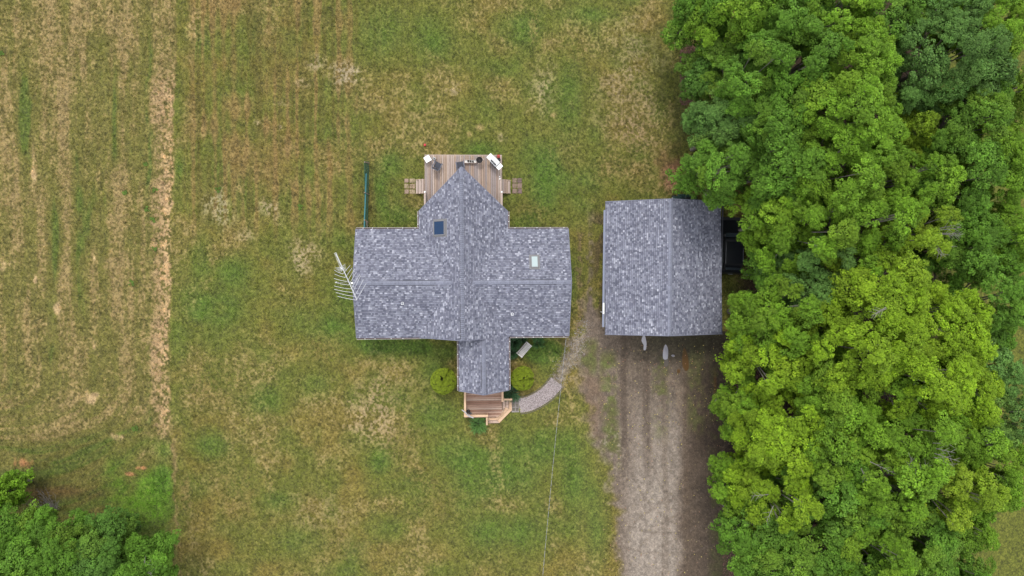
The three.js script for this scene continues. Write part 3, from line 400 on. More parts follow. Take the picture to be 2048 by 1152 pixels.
  // skylights, set square on their slopes
  const skylight = (lx, lz, w, d, ry, slope, axis, pane, label) => {
    const g = new THREE.Group(); g.name = 'skylight'; g.position.set(lx, 0, lz); g.userData.label = label;
    const y = axis === 'x' ? hW(lx) : hN(lx, lz); g.position.y = y; axis === 'x' ? g.rotation.z = slope : g.rotation.x = slope; house.add(g);
    part('frame', [rbox(w + 0.16, 0.12, 0.09, 0, 0.07, -d / 2 - 0.03), rbox(w + 0.16, 0.12, 0.09, 0, 0.07, d / 2 + 0.03), rbox(0.09, 0.12, d + 0.1, -w / 2 - 0.03, 0.07, 0), rbox(0.09, 0.12, d + 0.1, w / 2 + 0.03, 0.07, 0), box(w + 0.34, 0.03, d + 0.34, axis === 'x' ? 0.05 : 0, 0.02, 0)], std(0.17, 0.165, 0.17, 0.6), g);
    part('pane', box(w, 0.05, d, 0, 0.08, 0), pane, g);
  };
  skylight(-1.7, -4.27, 0.94, 1.04, 0, Math.atan(mw), 'x', M.glassDark, 'dark blue skylight on the north gable roof');
  skylight(5.64, -1.6, 0.48, 0.9, 0, -Math.atan(mz), 'z', M.skyPale, 'pale narrow skylight on the east wing');
  for (const [px, py] of [[805, 607], [1025, 629]]) { const l = HL(px, py, 4.0); l.y = hS(0, l.z); const v = part('vent_pipe', cyl(0.055, 0.055, 0.34, l.x, l.y + 0.16, l.z - 0.04, 12), M.cap, house); part('flashing', [box(0.2, 0.02, 0.2, 0, 0, 0, 0, Math.atan(mz)).translate(l.x, l.y + 0.035, l.z), cyl(0.07, 0.11, 0.12, l.x, l.y + 0.07, l.z - 0.03)], M.white, v); }
}
// ---------------------------------------------------------------- the garage
const garage = thing('garage', 'detached double garage with a grey shingle gable roof at the top of the drive', 'garage', V(15.03, 0, -1.646), R(-0.75));
{
  const E = 2.7, RH = 4.5, xw = -4.84, xe = 4.68, rx = -0.02, zn = -5.29, zs = 5.38, mw = (RH - E) / (rx - xw), me = (RH - E) / (xe - rx), hW = (x) => RH - (rx - x) * mw, hE = (x) => RH - (x - rx) * me;
  const faces = [[[[xw, -5.2], [rx, -5.29], [rx, 5.36], [xw + 0.1, 5.42]], hW, [-1, 0], -xw], [[[xe - 0.15, -5.4], [rx, -5.29], [rx, 5.36], [xe + 0.14, 5.28]], hE, [1, 0], xe + 0.14]];
  const roof = part('roof', faces.map(([pl, h]) => slab(pl, h, 0.14)), M.roofDeck, garage);
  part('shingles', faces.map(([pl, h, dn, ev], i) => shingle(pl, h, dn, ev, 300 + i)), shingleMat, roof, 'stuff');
  part('ridge_cap', [...ridgeCaps(V(rx, RH, -3.0), V(rx, RH, 2.9), mw, me, 0.16, 0.3, 0.05, 21), ...ridgeCaps(V(rx, RH, -5.28), V(rx, RH, -3.0), mw, me, 0.15, 0.6, 0.026, 22), ...ridgeCaps(V(rx, RH, 2.9), V(rx, RH, 5.35), mw, me, 0.15, 0.6, 0.026, 23)], capMat, roof, 'stuff');
  const rk = (a, b) => beam(V(...a), V(...b), 0.05, 0.15);
  for (const g of [rk([xw, E - 0.05, -5.22], [rx, RH - 0.05, -5.31]), rk([rx, RH - 0.05, -5.31], [xe - 0.15, E - 0.02, -5.42]), rk([xw + 0.1, E - 0.05, 5.44], [rx, RH - 0.05, 5.38]), rk([rx, RH - 0.05, 5.38], [xe + 0.14, E - 0.07, 5.3])]) part('rake_trim', g, M.cap, roof);
  part('eave_flashing', [rbox(0.15, 0.05, 9.4, xw - 0.06, E - 0.06, 0.15, 0.01, 0, 0, 0.3), box(0.03, 0.16, 9.4, xw + 0.02, E - 0.12, 0.15)], std(0.17, 0.185, 0.245, 0.6), roof);
  part('eave_flashing', rbox(0.05, 0.12, 10.5, xe + 0.02, E - 0.08, -0.02, 0.01, R(-0.8)), M.darkGrey, roof);
  tag(part('downspout', [rbox(0.13, 0.12, 0.9, xw - 0.05, E - 0.02, 3.35, 0.02), box(0.09, 2.5, 0.07, xw + 0.2, 1.3, 3.7)], M.white, garage), 'short white length on the west eave');
  const wx0 = -4.35, wx1 = 4.3, wall = (z) => new THREE.ExtrudeGeometry(new THREE.Shape([[wx0, 0], [wx1, 0], [wx1, E], [rx, RH - 0.22], [wx0, E]].map(([a, b]) => new THREE.Vector2(a, b))), { depth: 0.15, bevelEnabled: false }).translate(0, 0, z);
  part('wall', [wall(-4.95), box(0.15, 2.7, 9.7, wx0 + 0.08, 1.35, 0), box(0.15, 2.7, 9.7, wx1 - 0.08, 1.35, 0), wall(4.8)], M.siding, garage);
  for (const x of [-2.1, 2.1]) { const d = part('garage_door', box(2.7, 2.15, 0.06, x, 1.1, 4.98), M.offWhite, garage); for (let k = 0; k < 4; k++) part('panel', rbox(2.6, 0.48, 0.05, x, 0.32 + k * 0.53, 5.02, 0.02), M.white, d); part('handle', rbox(0.18, 0.04, 0.05, x, 0.62, 5.07, 0.01), M.black, d); }
  const w = part('window', [box(0.1, 0.08, 1.1, -4.38, 1.95, -1), box(0.1, 0.08, 1.1, -4.38, 1.0, -1), box(0.1, 0.95, 0.08, -4.38, 1.48, -1.5), box(0.1, 0.95, 0.08, -4.38, 1.48, -0.5)], M.white, garage); part('pane', box(0.03, 0.9, 1, -4.37, 1.48, -1), M.pane, w);
}
// ---------------------------------------------------------------- the decks
const pick = (a, q) => a[Math.floor(q() * a.length) % a.length];
// box whose long side carries the wood grain (u along length)
function plank(len, w, t, x, y, z, alongZ = false, ry = 0) { // length along x unless alongZ
  const g = new THREE.BoxGeometry(len, t, w); if (alongZ) g.rotateY(Math.PI / 2); if (ry) g.rotateY(ry); return g.translate(x, y, z);
}
{ // back deck: boards run north to south
  const dk = thing('back_deck', 'large weathered grey deck beneath the pointed north gable, steps on both sides', 'deck', V(-1.19, 0, -0.383), HY), q = rng(31), H = 0.6;
  const l = (px, py, h) => house.worldToLocal(P(px, py, h));
  const w0 = l(850.5, 360, H).x, e0 = l(1003, 360, H).x, n0 = l(925, 310.5, H).z, s0 = -4.0, N = 42, bw = (e0 - w0) / N;
  for (let i = 0; i < N; i++) { const x = w0 + (i + 0.5) * bw, zs = Math.abs(x - 0.1) < 3.05 ? lerp(-7.35, -5.15, Math.min(1, Math.abs(x - 0.05) / 3.1)) : s0; part('deck_board', plank(zs - n0, bw - 0.022, 0.038, x, H - 0.02 + (q() - 0.5) * 0.004, (zs + n0) / 2, true), pick(greyWood, q), dk); }
  part('fascia_board', box(0.04, 0.24, s0 - n0, w0 - 0.025, H - 0.13, (s0 + n0) / 2), greyWood[1], dk); part('fascia_board', box(0.04, 0.24, s0 - n0, e0 + 0.025, H - 0.13, (s0 + n0) / 2), greyWood[1], dk); part('fascia_board', box(e0 - w0 + 0.09, 0.24, 0.04, (w0 + e0) / 2, H - 0.13, n0 - 0.022), greyWood[3], dk);
  for (const x of [w0 + 0.15, (w0 + e0) / 2, e0 - 0.15]) for (const z of [n0 + 0.2, n0 + 3]) part('post', box(0.12, H - 0.04, 0.12, x, (H - 0.04) / 2, z), greyWood[4], dk);
  const steps = (sgn, x0, ya, yb, tw) => { // treads going down away from the deck
    const za = l(850, ya, 0.4).z, zb = l(850, yb, 0.4).z;
    for (let k = 0; k < 3; k++) { const h = 0.46 - k * 0.15, x = x0 + sgn * (k + 0.5) * tw; for (const o of [-0.25, 0.25]) part('tread', plank(zb - za, tw / 2 - 0.03, 0.04, x + sgn * o * tw * 0.9, h - k * 0.0, (za + zb) / 2, true), pick(greyWood, q), dk); part('riser', box(0.03, 0.13, zb - za - 0.04, x + sgn * (tw / 2 - 0.04), h - 0.09, (za + zb) / 2), greyWood[4], dk); }
    for (const z of [za + 0.05, zb - 0.05]) part('stringer', beam(V(x0, 0.4, z), V(x0 + sgn * tw * 2.9, 0.08, z), 0.05, 0.2), greyWood[4], dk);
  };
  steps(-1, w0 - 0.06, 358, 387, 0.255); steps(1, e0 + 0.06, 358.5, 386.5, 0.235);
  for (const [x, za, zb] of [[w0 + 0.02, l(850, 382, 1.4).z, -5.3], [e0 - 0.02, l(1003, 382, 1.4).z, -5.3]]) {
    const r = part('railing', plank(zb - za, 0.14, 0.04, x, 1.45, (za + zb) / 2, true), greyWood[3], dk);
    part('post', box(0.1, 0.9, 0.1, x, 1.0, za + 0.1), greyWood[1], r); part('post', box(0.1, 0.9, 0.1, x, 1.0, zb - 0.1), greyWood[1], r); part('post_cap', rbox(0.13, 0.04, 0.13, x, 1.49, za + 0.09, 0.015), M.white, r);
    part('lower_rail', box(0.04, 0.09, zb - za - 0.2, x, 0.75, (za + zb) / 2), greyWood[0], r);
    for (let z = za + 0.26; z < zb - 0.15; z += 0.14) part('baluster', box(0.035, 0.7, 0.035, x, 1.08, z), greyWood[2], r);
  }
}
{ // front porch deck: boards run west to east, steps wrap the south-east corner
  const dk = thing('front_porch_deck', 'reddish brown front porch deck with pale rails and steps wrapping its corner', 'deck', V(-1.19, 0, -0.383), HY), q = rng(41), H = 0.6, RH = 1.5;
  const l = (px, py, h) => { const p = HL(px, py, h); return [p.x, p.z]; };
  const [x0, z1] = l(930, 834.5, H), [x1] = l(1003.8, 800, H), z0 = 8.05, N = 20, bw = (z1 - z0) / N, [, zc] = l(1003, 826, H), [xc] = l(996, 834, H);
  for (let i = 0; i < N; i++) { const z = z0 + (i + 0.5) * bw, e = z > zc ? lerp(x1, xc, (z - zc) / (z1 - zc)) : x1; part('deck_board', plank(e - x0, bw - 0.02, 0.038, (x0 + e) / 2, H - 0.02 + (q() - 0.5) * 0.004, z), pick(redWood, q), dk); }
  part('fascia_board', box(0.04, 0.3, z1 - z0, x0 - 0.022, H - 0.17, (z0 + z1) / 2), redWood[1], dk); part('fascia_board', box(1.9, 0.3, 0.04, x0 + 0.95, H - 0.17, z1 + 0.022), redWood[1], dk);
  // three steps: an east run, a chamfer and a south run each
  const lev = [[1004.3, 1010.2, 828, 834.6, 0.46], [1010.2, 1017, 834.6, 840.4, 0.32], [1017, 1023.6, 840.4, 846.2, 0.18]];
  let pi = [x1 + 0.02, z1 + 0.02, zc, xc];
  lev.forEach(([xa, xb, ya, yb, h], k) => {
    const [ex, ] = l(xb, 810, h), [, sz] = l(990, yb, h), [, nz] = l(1010, 801, h), [wx] = l(976.5, 838, h), ch = 0.82 + 0.12 * k;
    const cz = sz - ch, cx = ex - ch;                               // where the chamfer starts
    const [ix, iz, icz, icx] = pi, wood = [paleWood[0], redWood[3], redWood[1]];
    part('tread', prism([[ix + 0.035, nz], [ex, nz], [ex, cz], [ix + 0.035, icz]], h - 0.04, h), k == 2 ? paleWood[1] : redWood[3], dk);
    part('tread', prism([[ix + 0.035, icz + 0.012], [ex, cz + 0.012], [cx + 0.008, sz], [icx + 0.008, iz + 0.035]], h - 0.04, h), paleWood[k % 2], dk);
    part('tread', prism([[wx, iz + 0.035], [icx - 0.006, iz + 0.035], [cx - 0.006, sz], [wx, sz]], h - 0.04, h), k == 1 ? paleWood[1] : redWood[3], dk);
    part('riser', box(0.025, 0.1, cz - nz, ex - 0.03, h - 0.09, (cz + nz) / 2), redWood[2], dk); part('riser', box(cx - wx, 0.1, 0.025, (cx + wx) / 2, h - 0.09, sz - 0.03), redWood[2], dk);
    pi = [ex, sz, cz, cx];
  });
  // rails with broad flat caps
  const rail = (pa, pb, wide, balusters) => {
    const [ax, az] = l(...pa, RH), [bx, bz] = l(...pb, RH), L = Math.hypot(bx - ax, bz - az), ry = -Math.atan2(bz - az, bx - ax), mx = (ax + bx) / 2, mz = (az + bz) / 2;
    const r = part('railing', plank(L, wide, 0.045, mx, RH, mz, false, ry), paleWood[0], dk);
    for (const t of [0.06, L - 0.06]) part('post', box(0.1, RH - H, 0.1, ax + (bx - ax) * t / L, (RH + H) / 2 - 0.03, az + (bz - az) * t / L), paleWood[1], r);
    part('lower_rail', plank(L - 0.1, 0.04, 0.09, mx, H + 0.12, mz, false, ry), paleWood[1], r);
    if (balusters) for (let t = 0.22; t < L - 0.15; t += 0.13) part('baluster', box(0.035, RH - H - 0.15, 0.035, ax + (bx - ax) * t / L, (RH + H) / 2 + 0.05, az + (bz - az) * t / L), redWood[4], r);
  };
  rail([930, 784], [930, 829.8], 0.16, true); rail([928, 832], [976, 831.6], 0.16, true); rail([1005, 783], [1005, 803.5], 0.16, true);
  const hand = (pa, pb, h0, h1) => { const [ax, az] = l(...pa, h0), [bx, bz] = l(...pb, h1), r = part('hand_rail', beam(V(ax, h0, az), V(bx, h1, bz), 0.14, 0.045), paleWood[0], dk); for (const t of [0.05, 0.95]) part('post', box(0.09, lerp(h0, h1, t) - 0.1, 0.09, lerp(ax, bx, t), (lerp(h0, h1, t) - 0.1) / 2 + 0.05, lerp(az, bz, t)), paleWood[1], r); };
  hand([1007.5, 799], [1024, 799], 1.4, 1.0); hand([973.8, 834.5], [973.8, 850], 1.4, 1.0);
}
// stepping stones and pavers at the foot of the steps
function stones(name, label, cat, xs, ys, cols, h, seed, joint) {
  const g = thing(name, label, null); g.userData.kind = 'structure'; const q = rng(seed);
  const c = P((xs[0][0] + xs[xs.length - 1][1]) / 2, (ys[0][0] + ys[ys.length - 1][1]) / 2); g.position.set(c.x, 0, c.z);
  xs.forEach(([xa, xb], i) => ys.forEach(([ya, yb], j) => {
    const a = P(xa, ya), b = P(xb, yb), w = b.x - a.x - (joint ?? 0.03), d = b.z - a.z - (joint ?? 0.03), m = (a.x + b.x) / 2 - c.x, n = (a.z + b.z) / 2 - c.z, pts = [];
    const N = joint ? 4 : 12; for (let k = 0; k < N; k++) { const t = (k + 0.5) / N * Math.PI * 2, s = joint ? 1 : 0.9 + 0.14 * q(), ct = Math.cos(t), st = Math.sin(t), f = joint ? Math.SQRT2 : 1 / Math.max(Math.abs(ct), Math.abs(st)) ** 0.95; pts.push([m + ct * w / 2 * f * s, n + st * d / 2 * f * s]); }
    part('paver', prism(pts, 0.0, h + 0.01 * q()), pick(cols, q), g);
  }));
  return g;
}
const stoneMat = (r, g, b, s) => new THREE.MeshStandardMaterial({ map: tex(64, 64, (u, v, x, y) => { const q = 200 + 60 * (fbm(u * 6 + s, v * 6) - 0.5) + 50 * (hash(x + s, y) - 0.5); return [q, q, q]; }), color: new THREE.Color().setRGB(r, g, b), roughness: 1 });
const tanStone = [stoneMat(0.5, 0.36, 0.24, 1), stoneMat(0.46, 0.32, 0.25, 2), stoneMat(0.52, 0.4, 0.26, 3)], roseStone = [stoneMat(0.32, 0.21, 0.18, 4), stoneMat(0.27, 0.18, 0.17, 5), stoneMat(0.36, 0.25, 0.2, 6)], slate = [stoneMat(0.2, 0.175, 0.14, 7), stoneMat(0.22, 0.19, 0.155, 8)];
stones('stepping_stones', 'six tan stepping stones before the west steps of the back deck', 'stones', [[808.5, 817.8], [818.8, 830.5]], [[357, 365.8], [367.2, 377.3], [378.8, 388]], tanStone, 0.03, 3);
stones('stepping_stones', 'six close set rose brown stones before the east steps of the back deck', 'stones', [[1024.5, 1034], [1034.2, 1044.3]], [[356, 366], [366.3, 376.3], [376.6, 387.4]], roseStone, 0.03, 9);
{
  const pv = stones('paver_pad', 'six grey brown pavers with pale joints between porch steps and gravel path', 'pavers', [[1023.8, 1030.4], [1030.6, 1037.8]], [[798.4, 806], [806.2, 814.2], [814.4, 822.6]], slate, 0.03, 12, 0.055);
  const a = P(1023, 797.6), b = P(1038.4, 824.4); part('joint_bed', box(b.x - a.x, 0.03, b.z - a.z, (a.x + b.x) / 2 - pv.position.x, 0.006, (a.z + b.z) / 2 - pv.position.z), stoneMat(0.42, 0.37, 0.35, 13), pv);
}

// ---------------------------------------------------------------- what stands on the decks
const DECK = 0.6;
const on = (px, py, h = DECK) => { const p = P(px, py, h); p.y = h; return p; };
function deckChair(px, py, turn, label) {
  const t = thing('patio_chair', label, 'chair', on(px, py), turn, 'dark sling chairs on the back deck');
  part('seat', rbox(0.5, 0.03, 0.5, 0, 0.42, -0.02, 0.012, 0, 0.08), M.sling, t);
  const bk = part('backrest', rbox(0.5, 0.66, 0.03, 0, 0.72, 0.36, 0.012, 0, 0.3), M.sling, t);
  part('top_rail', rbox(0.56, 0.04, 0.04, 0, 1.03, 0.46, 0.015), M.chairFrame, bk);
  for (const s of [-1, 1]) { part('armrest', rbox(0.075, 0.03, 0.62, s * 0.31, 0.63, 0.02, 0.012), M.chairFrame, t); part('leg', bar(V(s * 0.3, 0, -0.3), V(s * 0.3, 0.63, -0.24), 0.017), M.darkGrey, t); part('leg', bar(V(s * 0.3, 0, 0.42), V(s * 0.28, 0.63, 0.26), 0.017), M.darkGrey, t); part('side_rail', bar(V(s * 0.27, 0.44, -0.28), V(s * 0.27, 1.02, 0.46), 0.015), M.chairFrame, t); }
  return t;
}
deckChair(875.5, 333, R(-24), 'dark grey sling chair beside the small white table, turned north-east');
deckChair(920.5, 332, R(10), 'dark grey sling chair partly tucked under the pointed roof tip');
{
  const t = thing('side_table', 'small square white table at the north-west corner of the back deck', 'table', on(856, 320), R(32));
  part('tabletop', rbox(0.5, 0.04, 0.5, 0, 0.5, 0, 0.015), M.white, t); for (const [a, b] of [[1, 1], [1, -1], [-1, 1], [-1, -1]]) part('leg', box(0.04, 0.48, 0.04, a * 0.21, 0.24, b * 0.21), M.white, t);
  const j = thing('watering_can', 'small white can with a dark opening between the table and a chair', 'can', on(868.5, 318), R(-20));
  part('body', new THREE.LatheGeometry([[0.001, 0], [0.11, 0], [0.125, 0.04], [0.115, 0.26], [0.1, 0.28], [0.09, 0.27], [0.1, 0.05], [0.001, 0.04]].map(([x, y]) => new THREE.Vector2(x, y)), 18), M.white, j); part('opening', cyl(0.088, 0.088, 0.01, 0, 0.24, 0, 16), M.black, j); part('handle', new THREE.TorusGeometry(0.09, 0.014, 6, 14, Math.PI).rotateY(Math.PI / 2).translate(0, 0.27, 0), M.white, j); part('spout', bar(V(0.1, 0.08, 0), V(0.25, 0.27, 0), 0.025, 0.015), M.black, j);
}
{
  const b = thing('planter_box', 'long low pale planter box at the north edge of the back deck', 'planter', on(941, 324), 0);
  part('board', rbox(1.0, 0.3, 0.03, 0, 0.15, 0.13, 0.008), greyWood[3], b); part('board', rbox(1.0, 0.3, 0.03, 0, 0.15, -0.13, 0.008), greyWood[3], b); for (const s of [-1, 1]) part('end_board', rbox(0.03, 0.3, 0.24, s * 0.485, 0.15, 0, 0.008), greyWood[3], b); part('shelf', box(0.94, 0.02, 0.23, 0, 0.22, 0), M.offWhite, b);
  ['western', 'middle', 'eastern'].forEach((w, i) => { const p = thing('flower_pot', `small dark pot standing in the pale planter box, the ${w} one of three`, 'pot', V(b.position.x - 0.18 + i * 0.19, DECK + 0.231, b.position.z - 0.01 + 0.02 * i), 0, 'dark pots in the planter box'); part('pot', new THREE.LatheGeometry([[0.001, 0], [0.055, 0], [0.075, 0.12], [0.08, 0.14], [0.068, 0.14], [0.06, 0.1], [0.001, 0.1]].map(([x, y]) => new THREE.Vector2(x, y)), 14), M.black, p); part('soil', cyl(0.062, 0.062, 0.012, 0, 0.11, 0, 12), std(0.03, 0.02, 0.014, 1), p); });
  const k = thing('kettle_grill', 'round black kettle grill with side handles east of the planter box', 'grill', on(958.8, 323), R(10));
  part('bowl', new THREE.LatheGeometry([[0.001, 0.42], [0.12, 0.45], [0.23, 0.56], [0.255, 0.7], [0.262, 0.7], [0.262, 0.715], [0.24, 0.715], [0.2, 0.57], [0.001, 0.5]].map(([x, y]) => new THREE.Vector2(x, y)), 28), M.black, k);
  const gr = part('grate', new THREE.TorusGeometry(0.235, 0.008, 5, 26).rotateX(Math.PI / 2).translate(0, 0.7, 0), M.darkGrey, k); for (let i = -4; i <= 4; i++) part('rod', bar(V(i * 0.05, 0.7, -Math.sqrt(0.055 - i * i * 0.0025)), V(i * 0.05, 0.7, Math.sqrt(0.055 - i * i * 0.0025)), 0.005), std(0.06, 0.045, 0.04, 0.6), gr);
  for (const s of [-1, 1]) part('handle', tube([V(s * 0.25, 0.66, -0.07), V(s * 0.32, 0.67, -0.05), V(s * 0.32, 0.67, 0.05), V(s * 0.25, 0.66, 0.07)], 0.014, 14, 6), M.steel, k); for (let i = 0; i < 3; i++) part('leg', bar(V(Math.cos(i * 2.1 + 0.5) * 0.26, 0, Math.sin(i * 2.1 + 0.5) * 0.26), V(Math.cos(i * 2.1 + 0.5) * 0.14, 0.5, Math.sin(i * 2.1 + 0.5) * 0.14), 0.014), M.darkGrey, k);
}
{ // gas grill, seen from above: hood between two shelves, its dark front panel towards the south-west
  const g = thing('gas_grill', 'white gas grill with two side shelves standing askew on the deck', 'grill', on(989, 327.5), R(-46));
  part('hood', [rbox(0.72, 0.2, 0.44, 0, 0.98, -0.05, 0.09), rbox(0.7, 0.1, 0.5, 0, 0.88, 0, 0.03)], M.white, g);
  const pn = part('front_panel', rbox(0.58, 0.03, 0.14, -0.02, 1.05, 0.14, 0.012, 0, 0.5), std(0.07, 0.07, 0.075, 0.45), g); part('thermometer', cyl(0.035, 0.035, 0.03, 0, 0, 0, 14).rotateX(0.5).translate(-0.02, 1.075, 0.145), M.steel, pn);
  for (const s of [-1, 1]) part('side_shelf', rbox(0.36, 0.05, 0.5, s * 0.55, 0.9, 0, 0.025), M.white, g); part('seam', box(0.02, 0.04, 0.46, 0.37, 0.93, 0), M.darkGrey, g);
  part('cabinet', rbox(0.66, 0.72, 0.42, 0, 0.46, 0, 0.02), M.darkGrey, g); part('handle', bar(V(-0.28, 0.97, 0.27), V(0.28, 0.97, 0.27), 0.015), M.steel, g); for (const [a, b] of [[1, 1], [1, -1], [-1, 1], [-1, -1]]) part('wheel', cyl(0.05, 0.05, 0.04, 0, 0, 0, 12).rotateZ(Math.PI / 2).translate(a * 0.3, 0.05, b * 0.18), M.rubber, g);
  const r = thing('fuel_can', 'small red fuel can in the north-east deck corner behind the grill', 'fuel can', on(997, 313.5), R(4)); part('body', rbox(0.24, 0.26, 0.24, 0, 0.13, 0, 0.03), M.red, r); part('cap', cyl(0.03, 0.03, 0.06, 0.06, 0.28, 0), M.black, r); part('handle', rbox(0.16, 0.03, 0.03, -0.02, 0.3, 0, 0.01), M.red, r);
  const c = thing('bucket', 'small grey bucket next to the red fuel can on the deck', 'bucket', on(998, 321), 0); part('pail', new THREE.LatheGeometry([[0.001, 0], [0.1, 0], [0.14, 0.26], [0.13, 0.26], [0.095, 0.02], [0.001, 0.02]].map(([x, y]) => new THREE.Vector2(x, y)), 18), std(0.1, 0.1, 0.115, 0.6), c); part('handle', new THREE.TorusGeometry(0.135, 0.006, 5, 16, Math.PI).translate(0, 0.25, 0), M.steel, c);
  const s = thing('door_stop', 'pair of tiny white blocks by the deck edge above the east steps', 'blocks', on(999.5, 356), 0); part('block', rbox(0.09, 0.09, 0.1, 0, 0.045, -0.1, 0.02), M.white, s); part('block', rbox(0.1, 0.1, 0.12, 0.01, 0.05, 0.08, 0.02), M.white, s);
}
{ // front porch corner
  const p = thing('plant_pot', 'dark grey tub with a black ball in the south-west porch corner', 'pot', on(936, 828), 0.5); part('tub', new THREE.LatheGeometry([[0.001, 0], [0.17, 0], [0.21, 0.3], [0.23, 0.32], [0.2, 0.32], [0.18, 0.25], [0.001, 0.24]].map(([x, y]) => new THREE.Vector2(x, y)), 20), std(0.055, 0.058, 0.07, 0.8), p); part('soil', cyl(0.19, 0.19, 0.02, 0, 0.26, 0, 16), std(0.05, 0.03, 0.025, 1), p); part('ball', new THREE.SphereGeometry(0.14, 18, 12).translate(0.16, 0.14, -0.22), M.black, p); part('saucer', cyl(0.26, 0.24, 0.03, 0, 0.015, 0, 20), M.darkGrey, p); part('foot', rbox(0.12, 0.16, 0.3, 0.26, 0.08, 0.16, 0.03), std(0.07, 0.075, 0.085, 0.8), p);
  const d = thing('driftwood_branch', 'bleached branch lying across the south-west corner of the porch rail', 'branch', P(940, 828, 1.6));
  const a = P(925, 820.5, 1.6).sub(d.position), b = P(936, 831, 1.6).sub(d.position), e = P(947, 836, 1.6).sub(d.position), f = P(937, 828, 1.6).sub(d.position);
  const bleached = std(0.4, 0.37, 0.37, 0.9); part('stem', [tube([a, a.clone().lerp(b, 0.5).add(V(0.03, 0.05, -0.03)), b, e], 0.05, 30, 7), bar(a.clone(), a.clone().add(V(-0.06, 0.02, -0.05)), 0.045, 0.03)], bleached, d); part('side_branch', tube([f, f.clone().add(V(0.15, 0.05, 0.16)), e.clone().add(V(-0.02, 0.06, -0.08))], 0.028, 16, 6), bleached, d);
}

// ---------------------------------------------------------------- fence, aerial, bench, wire, ball
{
  const f = thing('mesh_fence', 'leaning green mesh fence with wooden props north of the west wing', 'fence'), q = rng(8);
  const top = [], bot = []; for (let y = 323; y <= 459; y += 4) { const w = 2.2 * (vn(y / 18, 4) - 0.5), s = ss(440, 330, y); bot.push(P(736 + 1.6 * s + w * 0.3, y, 0.02)); top.push(P(728.4 + w * 0.7, y - 0.5, 1.35)); }
  const g = []; const wire = 0.011; // woven mesh: verticals and horizontals
  for (let k = 0; k <= 9; k++) g.push(tube(top.map((p, i) => bot[i].clone().lerp(p, k / 9).add(V(0.012 * Math.sin(i * 1.7 + k), 0, 0))), wire, 70, 4));
  const tc = new THREE.CatmullRomCurve3(top), bc = new THREE.CatmullRomCurve3(bot); for (let i = 0; i <= 64; i++) g.push(bar(bc.getPoint(i / 64), tc.getPoint(i / 64), wire, wire, 4));
  part('netting', g, std(0.035, 0.12, 0.075, 0.7), f, 'stuff');
  part('fabric', (() => { const pos = [], uv = []; for (let i = 0; i < top.length - 1; i++) { const A = bot[i], B = bot[i + 1], Cc = top[i + 1], D = top[i]; for (const p of [A, B, Cc, A, Cc, D]) { pos.push(p.x + 0.01, p.y, p.z); uv.push(0, 0); } } const gg = new THREE.BufferGeometry(); gg.setAttribute('position', new THREE.Float32BufferAttribute(pos, 3)); gg.setAttribute('uv', new THREE.Float32BufferAttribute(uv, 2)); gg.computeVertexNormals(); return gg; })(), new THREE.MeshStandardMaterial({ color: new THREE.Color().setRGB(0.03, 0.1, 0.07), roughness: 0.8, transparent: true, opacity: 0.45, side: THREE.DoubleSide }), f);
  part('rail', tube([P(732.2, 347, 1.0), P(731.6, 372, 1.15), P(730.2, 410, 1.3), P(729, 440, 1.35), P(728.6, 459, 1.35)], 0.055, 40, 7), M.teal, f);
  for (const [xa, ya, xb, yb] of [[729, 385, 738, 389], [729.5, 440, 737, 445], [728.8, 324, 738.5, 326.5]]) part('prop', bar(P(xb, yb, 0.0), P(xa, ya, 1.5), 0.045, 0.04), greyWood[2], f);
  part('prop', bar(P(734.5, 459, 0.05), P(733, 443, 0.9), 0.06, 0.05), greyWood[3], f);
}
{ // television aerial on a mast at the west gable
  const h = 6.3, t = thing('television_aerial', 'large white television aerial with swept rods at the west gable', 'aerial', P(704, 566, 0).setY(0));
  const o = t.position, at = (px, py, hh = h) => P(px, py, hh).sub(o);
  part('mast', bar(V(0, 0, 0), V(0, 6.4, 0), 0.03), M.alu, t);
  const b = part('boom', [bar(at(672, 507), at(714, 600), 0.034), rbox(0.1, 0.12, 0.1, 0, 6.22, 0)], M.whiteMetal, t); part('boom_brace', [bar(at(697, 561, h - 0.02), at(701, 566, h - 0.4), 0.022), bar(at(706.5, 577, h - 0.02), at(701, 566, h - 0.4), 0.022)], M.whiteMetal, t);
  const rods = [[685.5, 548, 668.5, 540, 700.5, 530.5], [690.5, 555, 669.5, 548, 704, 536], [694.5, 563, 668, 557, 710, 537], [697.5, 570, 669.5, 564.5, 713, 543.5], [702, 578, 668.5, 572, 719.5, 549], [705.5, 585, 668, 578.5, 721, 551.5], [709, 593, 671.5, 584.8, 727, 559], [713, 600, 675, 592.5, 732.5, 566.5]];
  for (const [x, y, lx, ly, rx, ry] of rods) { const c = at(x, y), l = at(lx, ly), r = at(rx, ry); part('rod', tube([c, c.clone().lerp(l, 0.5).add(V(0, -0.02, 0.03)), l], 0.016, 8, 5), M.whiteMetal, b); part('rod', bar(c, r, 0.015), M.whiteMetal, b); }
  const A = at(670.5, 506), B = at(685, 542), d = B.clone().sub(A), n = V(-d.z, 0, d.x).normalize();
  for (let i = 0; i < 15; i++) { const c = A.clone().addScaledVector(d, i / 15); part('director', bar(c.clone().addScaledVector(n, -0.09), c.clone().addScaledVector(n, 0.09), 0.014), M.alu, b); }
  for (let k = 0; k < 6; k++) for (const s of [-1, 1]) { const c = A.clone().addScaledVector(d, 0.78 + k * 0.035), e = c.clone().addScaledVector(n, s * (0.4 - 0.03 * k)).addScaledVector(d, -0.05 + 0.03 * k).add(V(0, 0.22 - k * 0.08, 0)); part('reflector_rod', bar(c, e, 0.011), M.alu, b); }
  part('joint_box', rbox(0.16, 0.14, 0.12, at(703.8, 566, h).x, 6.2, at(704, 566, h).z, 0.03), M.white, t);
}
